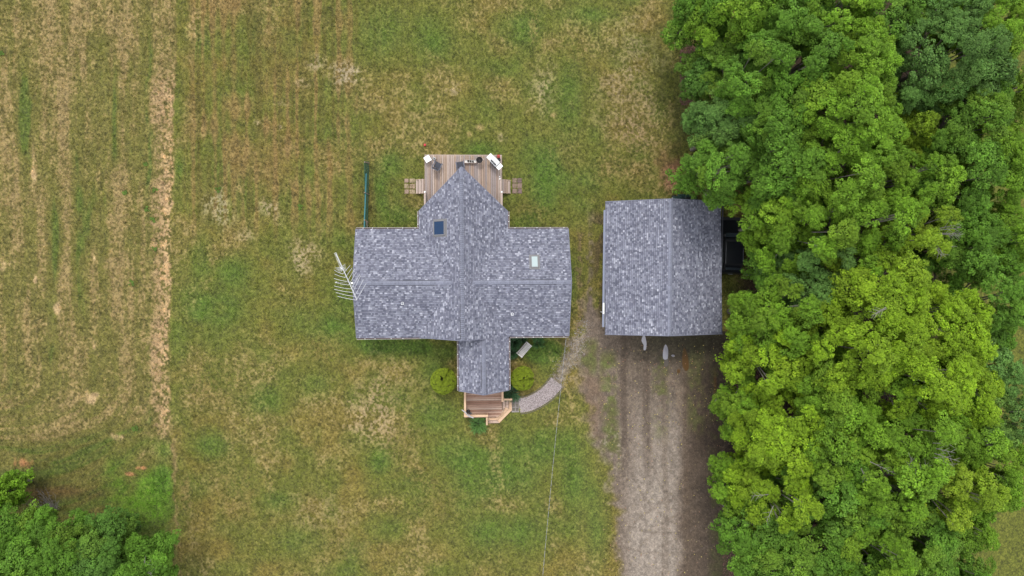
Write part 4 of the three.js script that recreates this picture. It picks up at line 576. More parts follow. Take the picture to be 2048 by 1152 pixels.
{ // slatted bench
  const a = P(1043, 713, 0.42), b = P(1062.5, 690.5, 0.42), c = P(1048, 698.5, 0.0), turn = -Math.atan2(b.z - a.z, b.x - a.x);
  const t = thing('garden_bench', 'white slatted garden bench standing diagonally beside the front porch', 'bench', V(c.x, 0, c.z), turn), L = a.distanceTo(b) + 0.06, w = std(0.6, 0.57, 0.55, 0.7);
  for (let k = 0; k < 5; k++) part('seat_slat', rbox(L, 0.025, 0.068, 0, 0.42 + 0.004 * k, 0.24 - k * 0.094, 0.008), w, t);
  const bk = part('backrest', rbox(L, 0.06, 0.03, 0, 0.86, -0.34, 0.008), std(0.4, 0.36, 0.36, 0.8), t); part('lower_rail', rbox(L, 0.05, 0.03, 0, 0.5, -0.24, 0.008), w, bk); for (let k = 0; k < 10; k++) part('slat', beam(V(-L / 2 + (k + 0.5) * L / 10, 0.5, -0.24), V(-L / 2 + (k + 0.5) * L / 10, 0.86, -0.34), 0.055, 0.015), w, bk);
  for (const s of [-1, 1]) { part('leg', box(0.06, 0.42, 0.06, s * (L / 2 - 0.05), 0.21, 0.24), w, t); part('leg', beam(V(s * (L / 2 - 0.05), 0, -0.2), V(s * (L / 2 - 0.05), 0.86, -0.35), 0.06, 0.05), w, t); part('armrest', rbox(0.07, 0.03, 0.5, s * (L / 2 - 0.04), 0.62, 0.02, 0.01), w, t); part('arm_post', box(0.045, 0.2, 0.045, s * (L / 2 - 0.05), 0.52, 0.22), w, t); }
}
{
  const A = P(1132.5, 674, 3.1), B = P(1083, 1180, 6.0), pts = []; for (let i = 0; i <= 24; i++) { const t = i / 24, p = A.clone().lerp(B, t); p.y -= 4 * 0.5 * t * (1 - t) * 0.8; pts.push(p); }
  const w = thing('power_line', 'thin pale overhead wire running south from the house over the lawn', 'wire', A.clone()); const loc = pts.map((p) => p.clone().sub(A));
  part('cable', tube(loc, 0.0105, 60, 5), std(0.42, 0.42, 0.43, 0.6), w);
  const c = new THREE.CatmullRomCurve3(loc), tw = []; for (let i = 0; i <= 260; i++) { const p = c.getPoint(i / 260); tw.push(p.add(V(0.028 * Math.cos(i * 0.8), 0.028 * Math.sin(i * 0.8), 0))); } part('twisted_conductor', tube(tw, 0.01, 520, 4), std(0.03, 0.03, 0.03, 0.7), w);
  const b = thing('play_ball', 'small red ball on the lawn just north of the back deck', 'ball', P(850, 290.5)); part('shell', new THREE.SphereGeometry(0.11, 18, 12).translate(0, 0.11, 0), std(0.55, 0.05, 0.06, 0.5), b); part('valve', cyl(0.012, 0.012, 0.01, 0, 0.219, 0), M.black, b);
}

// ---------------------------------------------------------------- vehicles half hidden by the garage and the trees
{ // dark estate car, nose to the north
  const c = P(1462, 490, 0.9), t = thing('parked_car', 'black car parked under the trees beside the garage, its rear facing the drive', 'car', V(c.x + 0.05, 0, c.z + 0.05), R(-1.2)), W = 0.92;
  const prof = (pts, w, bev) => new THREE.ExtrudeGeometry(new THREE.Shape(pts.map(([z, y]) => new THREE.Vector2(z, y))), { depth: 2 * (w - bev), bevelEnabled: true, bevelSize: bev, bevelThickness: bev, bevelSegments: 3, curveSegments: 6 }).translate(0, 0, -(w - bev)).rotateY(-Math.PI / 2).rotateY(Math.PI).scale(1, 1, 1);
  // profile along z (nose at -2.35), y up
  const flip = (g) => g;
  part('body', flip(prof([[-2.25, 0.35], [-2.3, 0.62], [-2.1, 0.82], [-1.2, 0.93], [-0.9, 0.98], [1.9, 1.0], [2.2, 0.92], [2.3, 0.6], [2.22, 0.35]].map(([z, y]) => [-z, y]), W, 0.09)), M.paint, t);
  part('cabin', flip(prof([[-1.0, 0.95], [-0.25, 1.46], [0.2, 1.53], [1.5, 1.5], [2.05, 0.97]].map(([z, y]) => [-z, y]), W - 0.12, 0.1)), M.paint, t);
  part('windscreen', box(1.36, 0.012, 0.85, 0, 1.225, -0.66, 0, R(34.5)), M.pane, t); part('rear_window', box(1.3, 0.012, 0.6, 0, 1.26, 1.84, 0, R(-43.5)), M.pane, t);
  for (const s of [-1, 1]) {
    part('window', box(0.012, 0.34, 1.0, s * 0.805, 1.2, 0.1), M.pane, t); part('window', box(0.012, 0.32, 0.8, s * 0.805, 1.19, 1.1), M.pane, t);
    part('roof_rail', tube([V(s * 0.7, 1.5, -0.1), V(s * 0.72, 1.6, 0.2), V(s * 0.72, 1.6, 1.3), V(s * 0.7, 1.5, 1.6)], 0.018, 24, 6), std(0.12, 0.12, 0.13, 0.4), t);
    const m = part('mirror', rbox(0.2, 0.14, 0.14, s * 1.0, 1.02, -0.6, 0.05), M.paint, t); part('mirror_glass', box(0.14, 0.1, 0.01, s * 1.0, 1.02, -0.525), M.steel, m);
    part('headlight', rbox(0.34, 0.12, 0.22, s * 0.66, 0.74, -2.16, 0.05), M.steel, t); part('taillight', rbox(0.16, 0.3, 0.16, s * 0.82, 0.82, 2.16, 0.05), M.red, t);
    for (const z of [-1.4, 1.4]) { const w = part('wheel', cyl(0.34, 0.34, 0.22, 0, 0, 0, 22).rotateZ(Math.PI / 2).translate(s * 0.83, 0.34, z), M.rubber, t); part('rim', cyl(0.21, 0.21, 0.02, 0, 0, 0, 14).rotateZ(Math.PI / 2).translate(s * 0.945, 0.34, z), M.steel, w); }
    part('trim_line', rbox(0.02, 0.03, 2.6, s * 0.83, 1.0, 0.55, 0.008), M.alu, t);
    part('door', rbox(0.03, 0.5, 1.05, s * 0.905, 0.68, -0.2, 0.012), M.paint, t); part('door', rbox(0.03, 0.5, 0.95, s * 0.905, 0.68, 0.85, 0.012), M.paint, t);
  }
  part('sunroof', box(0.9, 0.012, 0.7, 0, 1.535, 0.5), M.pane, t); part('bumper', rbox(1.7, 0.2, 0.16, 0, 0.5, 2.3, 0.06), M.darkGrey, t); part('bumper', rbox(1.7, 0.2, 0.16, 0, 0.5, -2.3, 0.06), M.darkGrey, t); part('number_plate', box(0.34, 0.16, 0.015, 0, 0.72, 2.39), M.white, t);
}
{ // ride-on mower behind the garage
  const c = P(1364, 395, 0.4), t = thing('ride_on_mower', 'dark green ride-on mower tucked against the north wall of the garage', 'mower', V(c.x, 0, c.z + 0.25), R(90)), green = std(0.02, 0.05, 0.045, 0.4);
  part('bonnet', rbox(0.6, 0.34, 0.8, 0, 0.68, -0.5, 0.1), green, t); part('deck', rbox(1.1, 0.16, 0.8, 0, 0.24, 0.05, 0.06), green, t); part('fender', rbox(0.9, 0.12, 0.6, 0, 0.66, 0.5, 0.05), green, t);
  const s = part('seat', rbox(0.46, 0.1, 0.42, 0, 0.78, 0.42, 0.04), M.black, t); part('backrest', rbox(0.46, 0.42, 0.1, 0, 1.0, 0.64, 0.04, 0, 0.2), M.black, s);
  part('steering_wheel', new THREE.TorusGeometry(0.17, 0.018, 6, 20).rotateX(Math.PI / 2 - 0.5).translate(0, 0.98, 0), M.black, t); part('steering_column', bar(V(0, 0.7, -0.15), V(0, 0.98, 0), 0.025), M.black, t);
  for (const sd of [-1, 1]) { const w = part('wheel', cyl(0.28, 0.28, 0.24, 0, 0, 0, 18).rotateZ(Math.PI / 2).translate(sd * 0.42, 0.28, 0.55), M.rubber, t); part('rim', cyl(0.13, 0.13, 0.25, 0, 0, 0, 12).rotateZ(Math.PI / 2).translate(sd * 0.42, 0.28, 0.55), M.offWhite, w); const f = part('wheel', cyl(0.19, 0.19, 0.16, 0, 0, 0, 16).rotateZ(Math.PI / 2).translate(sd * 0.36, 0.19, -0.62), M.rubber, t); part('rim', cyl(0.09, 0.09, 0.17, 0, 0, 0, 12).rotateZ(Math.PI / 2).translate(sd * 0.36, 0.19, -0.62), M.offWhite, f); }
  part('headlight', rbox(0.4, 0.1, 0.05, 0, 0.66, -0.9, 0.02), M.white, t); part('grass_box', rbox(0.7, 0.5, 0.4, 0, 0.5, 1.05, 0.08), M.black, t);
}
// ---------------------------------------------------------------- leaves
const leafMat = new THREE.MeshPhysicalMaterial({ color: 0xffffff, roughness: 0.9, transmission: 0.32, thickness: 0, specularIntensity: 0.5, side: THREE.DoubleSide });
function leafGeo(leaves) { // leaves: [base, direction, length, width, droop]
  const pos = [];
  for (const [b, d, len, w, droop] of leaves) {
    const side = V().crossVectors(d, V(0, 1, 0)).normalize().multiplyScalar(w / 2), up = V(0, 1, 0);
    const m = b.clone().addScaledVector(d, len * 0.45), tip = b.clone().addScaledVector(d, len).addScaledVector(up, -droop * len), l = m.clone().add(side).addScaledVector(up, 0.12 * w), r = m.clone().sub(side).addScaledVector(up, 0.12 * w);
    for (const p of [b, l, tip, b, tip, r]) pos.push(p.x, p.y, p.z);
  }
  const g = new THREE.BufferGeometry(); g.setAttribute('position', new THREE.Float32BufferAttribute(pos, 3)); g.setAttribute('uv', new THREE.Float32BufferAttribute(new Array(pos.length / 3 * 2).fill(0), 2)); g.computeVertexNormals(); return g;
}
function rosette(seed, n, len, w) { const q = rng(seed), a = []; for (let i = 0; i < n; i++) { const t = i / n * Math.PI * 2 * (n > 6 ? 1.62 : 1) + q() * 0.7, el = 0.05 + 0.75 * q(), d = V(Math.cos(t) * Math.cos(el), Math.sin(el), Math.sin(t) * Math.cos(el)); a.push([V((q() - 0.5) * 0.09, (q() - 0.5) * 0.08, (q() - 0.5) * 0.09), d, len * (0.7 + 0.5 * q()), w * (0.8 + 0.4 * q()), 0.15 + 0.4 * q()]); } return leafGeo(a); }
// a leafy head about 1 m across: small domes of overlapping leaves on a larger dome, vertex colours vary leaf by leaf
function puff(seed, heads, per) {
  const q = rng(seed), pos = [], col = [], nor = [], Z = V(0, 1, 0), hs = [];
  for (let i = 0; i < heads; i++) { const k = (i + 0.5) / heads, y = 1 - 1.12 * k, a = i * 2.39996 + q() * 0.8, s = Math.sqrt(Math.max(0, 1 - y * y)), f = 0.5 + 0.72 * q(); hs.push([V(Math.cos(a) * s * f, y * 0.55 * (0.8 + 0.4 * q()), Math.sin(a) * s * f), 0.22 + 0.17 * q(), 0.78 + 0.44 * q()]); }
  for (const [c, r, tone] of hs) for (let i = 0; i < per; i++) {
    const u = 1 - 1.25 * q(), a = q() * 6.283, s = Math.sqrt(Math.max(0, 1 - u * u)), n = V(Math.cos(a) * s, u, Math.sin(a) * s), p = c.clone().add(V(n.x * r, n.y * r * 0.75, n.z * r).multiplyScalar(0.62 + 0.62 * q() * q() + 0.12 * q()));
    const up = n.clone().addScaledVector(Z, 0.45).add(V(q() - 0.5, q() - 0.5, q() - 0.5).multiplyScalar(1.15)).normalize(), d = V(q() - 0.5, 0, q() - 0.5).addScaledVector(n, 0.4); d.addScaledVector(up, -d.dot(up)).normalize();
    const side = V().crossVectors(up, d), L = 0.1 + 0.06 * q(), W = L * 0.5, b = tone * (0.72 + 0.56 * q()), yel = 0.94 + 0.14 * q();
    const m = p.clone().addScaledVector(d, L * 0.42), A = m.clone().addScaledVector(side, W).addScaledVector(up, 0.012), B = m.clone().addScaledVector(side, -W).addScaledVector(up, 0.012), T = p.clone().addScaledVector(d, L).addScaledVector(up, -0.25 * L);
    for (const v of [p, A, T, p, T, B]) { pos.push(v.x, v.y, v.z); col.push(b * yel, b, b * (1.6 - 0.6 * yel)); nor.push(up.x, up.y, up.z); }
  }
  const g = new THREE.BufferGeometry(); g.setAttribute('position', new THREE.Float32BufferAttribute(pos, 3)); g.setAttribute('uv', new THREE.Float32BufferAttribute(new Array(pos.length / 3 * 2).fill(0), 2)); g.setAttribute('color', new THREE.Float32BufferAttribute(col, 3)); g.computeVertexNormals(); return g;
}
const PUFF = [1, 2, 3, 4, 5, 6].map((i) => puff(40 + i, 17 + (i % 3) * 3, 78));
const crownMat = new THREE.MeshPhysicalMaterial({ color: 0xffffff, vertexColors: true, roughness: 0.8, transmission: 0.24, thickness: 0, specularIntensity: 0.5, side: THREE.DoubleSide });
const UP = V(0, 1, 0);
function sprayMesh(name, geo, list, parent, mat = leafMat) { // list: {p, n, s, c}
  const im = new THREE.InstancedMesh(geo, mat, list.length), m = new THREE.Matrix4(), qn = new THREE.Quaternion(), q2 = new THREE.Quaternion();
  list.forEach((e, i) => { qn.setFromUnitVectors(UP, e.n); q2.setFromAxisAngle(UP, e.t); m.compose(e.p, qn.multiply(q2), e.v ?? V(e.s, e.s, e.s)); im.setMatrixAt(i, m); im.setColorAt(i, e.c); });
  im.name = name; im.castShadow = im.receiveShadow = true; parent.add(im); return im;
}
const COL = { YG: [0.225, 0.365, 0.014], G: [0.118, 0.25, 0.021], DG: [0.098, 0.21, 0.026], BG: [0.12, 0.24, 0.045], LG: [0.158, 0.3, 0.017], GY: [0.225, 0.35, 0.018] };
const barkMat = new THREE.MeshStandardMaterial({ map: tex(64, 128, (u, v) => { const q = 120 + 90 * fbm(u * 12, v * 5); return [q, q * 0.95, q * 0.88]; }), color: new THREE.Color().setRGB(0.5, 0.5, 0.5), roughness: 1 });
let seedTree = 500;
// px, py: middle of the crown in the photo; rp: its radius in photo pixels; h: height in metres
function tree(px, py, rp, h, col, label, opt = {}) {
  const q = rng(seedTree++), hc = h * 0.66, c = P(px, py, hc), r = rp / (FOCAL / (CAM_H - hc)) * (opt.wide ?? 0.95), rv = h * 0.36;
  const t = thing(opt.name ?? 'maple_tree', label, 'tree', V(c.x, 0, c.z), q() * 6.28, opt.group);
  const lobes = [], base = COL[col], N = Math.round((opt.lobes ?? 2.75) * r * r) + 7, o1 = q() * 90, o2 = q() * 90;
  for (let i = 0; i < N; i++) {
    const k = (i + 0.5) / N, y = 1 - 1.22 * k, ph = i * 2.39996 + q() * 0.8, rr = Math.sqrt(Math.max(0, 1 - y * y)), x = Math.cos(ph) * rr, z = Math.sin(ph) * rr;
    const bulge = vn(x * 1.9 + o1, z * 1.9 + y * 1.3 + o2), ff = 0.44 + 0.56 * bulge + 0.4 * q();
    lobes.push({ p: V(x * r * ff * 1.04, hc + y * rv * (0.3 + 0.8 * bulge + 0.24 * q()) + 1.1 * (q() - 0.5), z * r * ff * 1.04), r: (0.56 + 0.42 * q()) * (opt.lobe ?? 1), out: V(x, y * 0.8 + 0.5, z).normalize(), tone: 0.84 + 0.3 * q(), yel: q() });
  }
  for (let i = N - 1; i >= 0; i--) for (let k = 0; k < 2; k++) { const L = lobes[i]; if (q() < 0.3) continue; const a = q() * 6.28, d = V(Math.cos(a), 0.1 + 0.5 * q(), Math.sin(a)).addScaledVector(L.out, 0.7).normalize(); lobes.push({ p: L.p.clone().addScaledVector(d, L.r * (0.85 + 0.35 * q())), r: 0.26 + 0.26 * q(), out: d.clone().add(V(0, 0.5, 0)).normalize(), tone: L.tone * (0.9 + 0.28 * q()), yel: L.yel }); }
  for (let i = 0; i < N * 0.16; i++) { const ph = q() * 6.28, rr = Math.sqrt(q()) * 0.75; lobes.push({ p: V(Math.cos(ph) * rr * r, hc - rv * 0.95 + q() * rv * 0.6, Math.sin(ph) * rr * r), r: 0.8 + 0.35 * q(), out: UP.clone(), tone: 0.8 + 0.3 * q(), yel: q() * 0.6 }); }
  const lists = [[], [], []], off = Math.floor(q() * 6);
  for (const L of lobes) {
    const yt = Math.max(0, (L.yel - 0.6) * 1.3) * (opt.yellow ?? 0.5), b = L.tone;
    lists[Math.floor(q() * 3)].push({ p: L.p, n: L.out.clone().add(V((q() - 0.5) * 0.4, 0.5, (q() - 0.5) * 0.4)).normalize(), t: q() * 6.28, v: V(L.r * (0.72 + 0.56 * q()), L.r * (0.85 + 0.6 * q()), L.r * (0.72 + 0.56 * q())), c: new THREE.Color().setRGB(lerp(base[0], 0.24, yt) * b, lerp(base[1], 0.31, yt) * b, lerp(base[2], 0.02, yt) * b) });
  }
  const tr = rp > 55 ? 0.19 : 0.12, bend = V((q() - 0.5) * 0.6, 0, (q() - 0.5) * 0.6), limbs = [];
  const trunkTop = V(bend.x, hc * 0.9, bend.z);
  const trunk = part('trunk', [bar(V(0, -0.05, 0), V(bend.x * 0.5, hc * 0.5, bend.z * 0.5), tr * 1.3, tr, 9), bar(V(bend.x * 0.5, hc * 0.5, bend.z * 0.5), trunkTop, tr, tr * 0.5, 8)], barkMat, t);
  for (let i = 0; i < lobes.length; i += Math.ceil(lobes.length / 22)) { const L = lobes[i], s = q(), f = V(bend.x * 0.5, hc * 0.5, bend.z * 0.5).lerp(trunkTop, s * 0.9), mid = f.clone().lerp(L.p, 0.55).add(V(0, -0.25 + 0.3 * q(), 0)); limbs.push(bar(f, mid, 0.07, 0.045, 6), bar(mid, L.p.clone().addScaledVector(UP, -0.1), 0.045, 0.016, 5)); for (let k = 0; k < 3; k++) limbs.push(bar(mid.clone().lerp(L.p, 0.3 + 0.3 * k), L.p.clone().add(V((q() - 0.5) * L.r * 1.7, (q() - 0.1) * L.r * 0.5, (q() - 0.5) * L.r * 1.7)), 0.016, 0.007, 4)); }
  part('limbs', limbs, barkMat, trunk, 'stuff');
  for (let k = 0; k < 3; k++) if (lists[k].length) sprayMesh('crown', PUFF[(off + k * 2) % 6], lists[k], t, crownMat).userData.kind = 'stuff';
  if (opt.bare) { // dead sprigs that stand clear of the leaves
    const tw = []; for (let i = 0; i < opt.bare; i++) { const a = (opt.dir ?? 0.6) + (q() - 0.5) * 1.6, f = V(Math.cos(a) * r * 0.45, h * 0.9, Math.sin(a) * r * 0.45), e = f.clone().add(V(Math.cos(a) * r * 0.65 * (0.6 + 0.5 * q()), 0.2 + 0.5 * q(), Math.sin(a) * r * 0.65 * (0.6 + 0.5 * q()))); tw.push(bar(f, e, 0.028, 0.01, 5)); for (let k = 0; k < 5; k++) { const m = f.clone().lerp(e, 0.25 + 0.14 * k), z = a + (k % 2 ? 0.7 : -0.7); tw.push(bar(m, m.clone().add(V(Math.cos(z) * 0.5 * (0.6 + q() * 0.6), 0.1 * q(), Math.sin(z) * 0.5 * (0.6 + q() * 0.6))), 0.016, 0.006, 4)); } }
    part('bare_branches', tw, M.twig, t, 'stuff'); t.rotation.y = 0;
  }
  return t;
}
// the wood along the east side, from its northern end southwards
[
  [1398, 30, 50, 9, 'G', 'mid green tree at the north-west tip of the wood, beside the open lawn'],
  [1462, 55, 66, 11, 'LG', 'light green maple in the top row, second tree in from the lawn'],
  [1550, 30, 72, 12, 'G', 'green maple at the top picture edge, third from the lawn'],
  [1650, 40, 78, 13, 'LG', 'yellowish green maple at the top picture edge, west of the blue-green tree'],
  [1755, 35, 68, 12, 'G', 'green maple at the top edge touching the blue-green tree'],
  [1862, 130, 104, 14, 'BG', 'large rounded blue-green tree, greyest crown in the north of the wood', { lobe: 1.15, yellow: 0.1 }],
  [1880, 8, 60, 11, 'G', 'green crown cut by the top edge north of the blue-green tree'],
  [1962, 50, 68, 13, 'LG', 'light green tree in the north-east picture corner'],
  [1420, 150, 52, 8, 'DG', 'dark low tree at the wood edge beside brown leaf litter'],
  [1490, 170, 66, 12, 'G', 'green maple just inside the wood edge, south of the second top tree'],
  [1585, 135, 74, 13, 'G', 'dark gapped green maple mid-way along the northern wood', { yellow: 0.2 }],
  [1690, 150, 76, 14, 'LG', 'yellow-green maple directly west of the blue-green tree'],
  [1440, 262, 60, 10, 'BG', 'small blue-green tree bulging over the lawn edge'],
  [1535, 262, 74, 13, 'G', 'green maple behind the small blue-green edge tree'],
  [1650, 250, 82, 15, 'LG', 'tall bright maple at the middle of the northern wood'],
  [1782, 275, 56, 11, 'GY', 'low tree with yellow tipped sprigs south of the large blue-green crown', { yellow: 0.9, lobe: 0.85 }],
  [1908, 258, 80, 13, 'G', 'green tree east of the yellow tipped sprigs'],
  [1975, 195, 46, 12, 'LG', 'pale green crown touching the eastern meadow in the north'],
  [1422, 345, 54, 11, 'G', 'bright green tree reaching over the bare soil north of the garage'],
  [1543, 345, 68, 13, 'G', 'deep green maple overhanging the garage north-east corner'],
  [1640, 355, 86, 15, 'LG', 'broad light green maple in the row behind the garage corner tree'],
  [1765, 375, 76, 14, 'LG', 'light green maple west of a dark gap, north of the bare branches'],
  [1885, 375, 80, 13, 'G', 'green maple in the third row, level with the garage ridge end'],
  [1966, 340, 66, 13, 'LG', 'pale green eastern tree level with the garage north wall'],
  [1537, 447, 54, 10, 'LG', 'bright green branchy tree hanging over the black car'],
  [1600, 460, 72, 13, 'LG', 'light green maple in the second row east of the black car'],
  [1700, 465, 70, 14, 'LG', 'maple with clumped bright crown west of the bare branches'],
  [1800, 470, 54, 13, 'GY', 'yellowing tree with bare grey branches showing', { yellow: 1, bare: 7, dir: 0.5, lobe: 0.85 }],
  [1905, 500, 84, 12, 'G', 'shaded green tree east of the bare grey branches', { yellow: 0.2 }],
  [1978, 480, 62, 12, 'LG', 'light green tree at the east picture edge level with the car'],
  [1552, 545, 46, 9, 'G', 'low green tree between the car and the bright edge maple'],
  [1615, 555, 66, 12, 'BG', 'muted blue-green tree between two rows, south-east of the car', { yellow: 0.1 }],
  [1538, 630, 70, 12, 'LG', 'bright green maple closest to the garage east wall'],
  [1740, 600, 88, 16, 'YG', 'tallest bright yellow-green maple in the middle of the wood', { bare: 2, dir: 2.2 }],
  [1690, 690, 84, 15, 'YG', 'bright yellow-green maple touching the tallest one on its south-west side'],
  [1845, 640, 78, 14, 'YG', 'bright yellow-green maple touching the tallest one on its south-east side'],
  [1950, 610, 72, 12, 'G', 'green tree on the east side of the bright maples'],
  [1525, 715, 62, 11, 'YG', 'yellow-green edge maple just south of the garage'],
  [1615, 740, 62, 12, 'LG', 'light green maple between edge maple and bright group'],
  [1790, 735, 86, 15, 'YG', 'yellow-green maple forming the southern end of the bright group'],
  [1885, 770, 70, 13, 'YG', 'yellow-green maple east of the dark gap'],
  [1938, 720, 56, 11, 'BG', 'blue-green tree east of the bright group, near the meadow'],
  [1955, 835, 64, 12, 'BG', 'blue-green tree at the east edge, south of its lookalike by the meadow'],
  [1488, 825, 56, 9, 'LG', 'small bright tree leaning out farthest over the drive halfway down'],
  [1545, 850, 70, 12, 'YG', 'yellow-green maple behind the small tree leaning over the drive'],
  [1640, 800, 60, 13, 'LG', 'light green maple north of a mid-wood gap'],
  [1660, 880, 80, 14, 'LG', 'rounded light green maple in the southern wood centre', { bare: 2, dir: 1.2 }],
  [1765, 865, 82, 15, 'LG', 'maple with small bare twigs on its crown top', { bare: 4, dir: 0.4 }],
  [1875, 870, 72, 13, 'LG', 'light green tree east of the maple with bare twigs'],
  [1478, 970, 52, 9, 'LG', 'low green tree overhanging the drive near the bottom'],
  [1530, 965, 66, 12, 'YG', 'yellow-green maple behind the low tree over the lower drive', { bare: 2, dir: 2.6 }],
  [1630, 985, 76, 13, 'G', 'green maple in the second row of the lower wood'],
  [1745, 955, 80, 15, 'LG', 'domed light green maple beside a patch of bare twigs', { bare: 3, dir: 5.6 }],
  [1850, 960, 76, 14, 'GY', 'yellowest crown in the lower wood', { yellow: 0.9 }],
  [1940, 925, 74, 12, 'LG', 'light green tree near the meadow in the lower wood'],
  [1520, 1070, 62, 11, 'G', 'green edge tree beside dark red leaf litter at the bottom'],
  [1610, 1085, 72, 12, 'G', 'green maple behind the bottom edge tree', { bare: 2, dir: 2.4 }],
  [1705, 1075, 76, 14, 'LG', 'light green maple at the bottom, middle of the lower wood'],
  [1815, 1060, 76, 13, 'G', 'green maple at the bottom below the yellowest crown'],
  [1893, 1030, 62, 11, 'LG', 'light green tree at the meadow corner in the bottom right'],
  [1560, 1150, 56, 11, 'LG', 'crown cut by the bottom edge nearest the drive'],
  [1660, 1152, 66, 12, 'G', 'green crown cut by the bottom edge, second from the drive'],
  [1770, 1150, 68, 12, 'LG', 'light green crown cut by the bottom edge, third from the drive'],
  [1856, 1130, 62, 11, 'G', 'green crown at the bottom edge nearest the meadow corner'],
].forEach((a) => tree(...a));
// the copse in the south-west corner
[
  [24, 1104, 62, 7, 'G', 'broad green tree in the south-west picture corner'], [6, 985, 15, 5, 'LG', 'tiny light green tree at the west edge above the corner copse'],
  [112, 1118, 72, 9, 'G', 'green tree in the middle of the south-west copse'], [205, 1098, 58, 8, 'DG', 'dark green tree second from the east in the south-west copse'],
  [282, 1128, 54, 7, 'G', 'easternmost tree of the south-west copse, next to the lawn boundary', { bare: 4, dir: 0.1 }],
].forEach((a) => tree(a[0], a[1], a[2], a[3], a[4], a[5], { lobes: 4.6, ...a[6] }));
{ // leafless shrub beside the copse
  const q = rng(91), o = P(112, 1022, 0), t = thing('bare_shrub', 'leafless grey brown shrub at the north side of the copse', 'shrub', o), g = [];
  for (let i = 0; i < 26; i++) { const a = -0.5 - q() * 2.2, l = 0.9 + 1.5 * q(), e = V(Math.cos(a) * l * 0.9, 0.8 + 1.2 * q(), Math.sin(a) * l); g.push(bar(V(0, 0, 0), e, 0.024, 0.007, 4)); for (let k = 0; k < 5; k++) { const m = e.clone().multiplyScalar(0.35 + 0.13 * k); g.push(bar(m, m.clone().add(V((q() - 0.5) * 0.8, 0.25 * q(), (q() - 0.6) * 0.7)), 0.01, 0.004, 4)); } }
  part('twigs', g, M.twig, t, 'stuff'); part('stem', bar(V(0, -0.05, 0), V(0, 0.4, -0.05), 0.06, 0.04), barkMat, t);
}
// ---------------------------------------------------------------- clipped globe shrubs beside the porch
const scaleLeaf = leafGeo([0, 1, 2, 3, 4, 5].map((i) => [V(0, 0, 0), V(Math.cos(i * 1.05) * 0.75, 0.66, Math.sin(i * 1.05) * 0.75), 0.085, 0.05, 0.2]));
function globe(px, py, rp, label, seed, split) {
  const q = rng(seed), c = P(px, py, 0.95), r = rp / (FOCAL / (CAM_H - 0.95)), t = thing('globe_shrub', label, 'shrub', V(c.x, 0, c.z)), list = [];
  const heads = []; for (let i = 0; i < 46; i++) { const k = (i + 0.5) / 46, y = 1 - 1.35 * k, a = i * 2.39996 + split, s = Math.sqrt(1 - y * y); heads.push(V(Math.cos(a) * s, y, Math.sin(a) * s)); }
  for (const hd of heads) for (let i = 0; i < 120; i++) {
    const d = hd.clone().add(V(q() - 0.5, q() - 0.5, q() - 0.5).multiplyScalar(0.36)), off = d.distanceTo(hd), dome = 1 - off * off * 2.6; d.normalize();
    const seam = Math.min(1, Math.abs(d.x * Math.cos(split) + d.z * Math.sin(split)) * 6 + Math.max(0, -d.x * Math.sin(split) + d.z * Math.cos(split)) * 2.2);
    const b = 0.75 + 0.5 * q(); list.push({ p: V(d.x * r, 0.92 + d.y * 0.85, d.z * r).multiplyScalar(1).add(d.clone().multiplyScalar(0.22 * dome - 0.2 - (1 - seam) * 0.22 + 0.1 * vn(hd.x * 2 + seed, hd.z * 2 + hd.y))), n: d.clone().add(V((q() - 0.5) * 0.6, 0.3, (q() - 0.5) * 0.6)).normalize(), t: q() * 6, s: 0.8 + 0.6 * q(), c: new THREE.Color().setRGB(0.225 * b, 0.29 * b, 0.014 * b) });
  }
  sprayMesh('foliage', scaleLeaf, list, t).userData.kind = 'stuff';
  part('trunk', bar(V(0, -0.02, 0), V(0, 0.8, 0), 0.06, 0.04), barkMat, t); const br = []; for (let i = 0; i < 20; i++) br.push(bar(V(0, 0.3 + 0.4 * q(), 0), heads[i].clone().multiplyScalar(r * 0.8).add(V(0, 0.95, 0)), 0.02, 0.008, 4)); part('branches', br, barkMat, t, 'stuff');
}
globe(887, 762, 23.5, 'round yellow-green clipped shrub west of the front porch wing', 61, 0.5); globe(1045, 757, 21.5, 'round yellow-green clipped shrub between porch wing and gravel path', 67, 1.5);
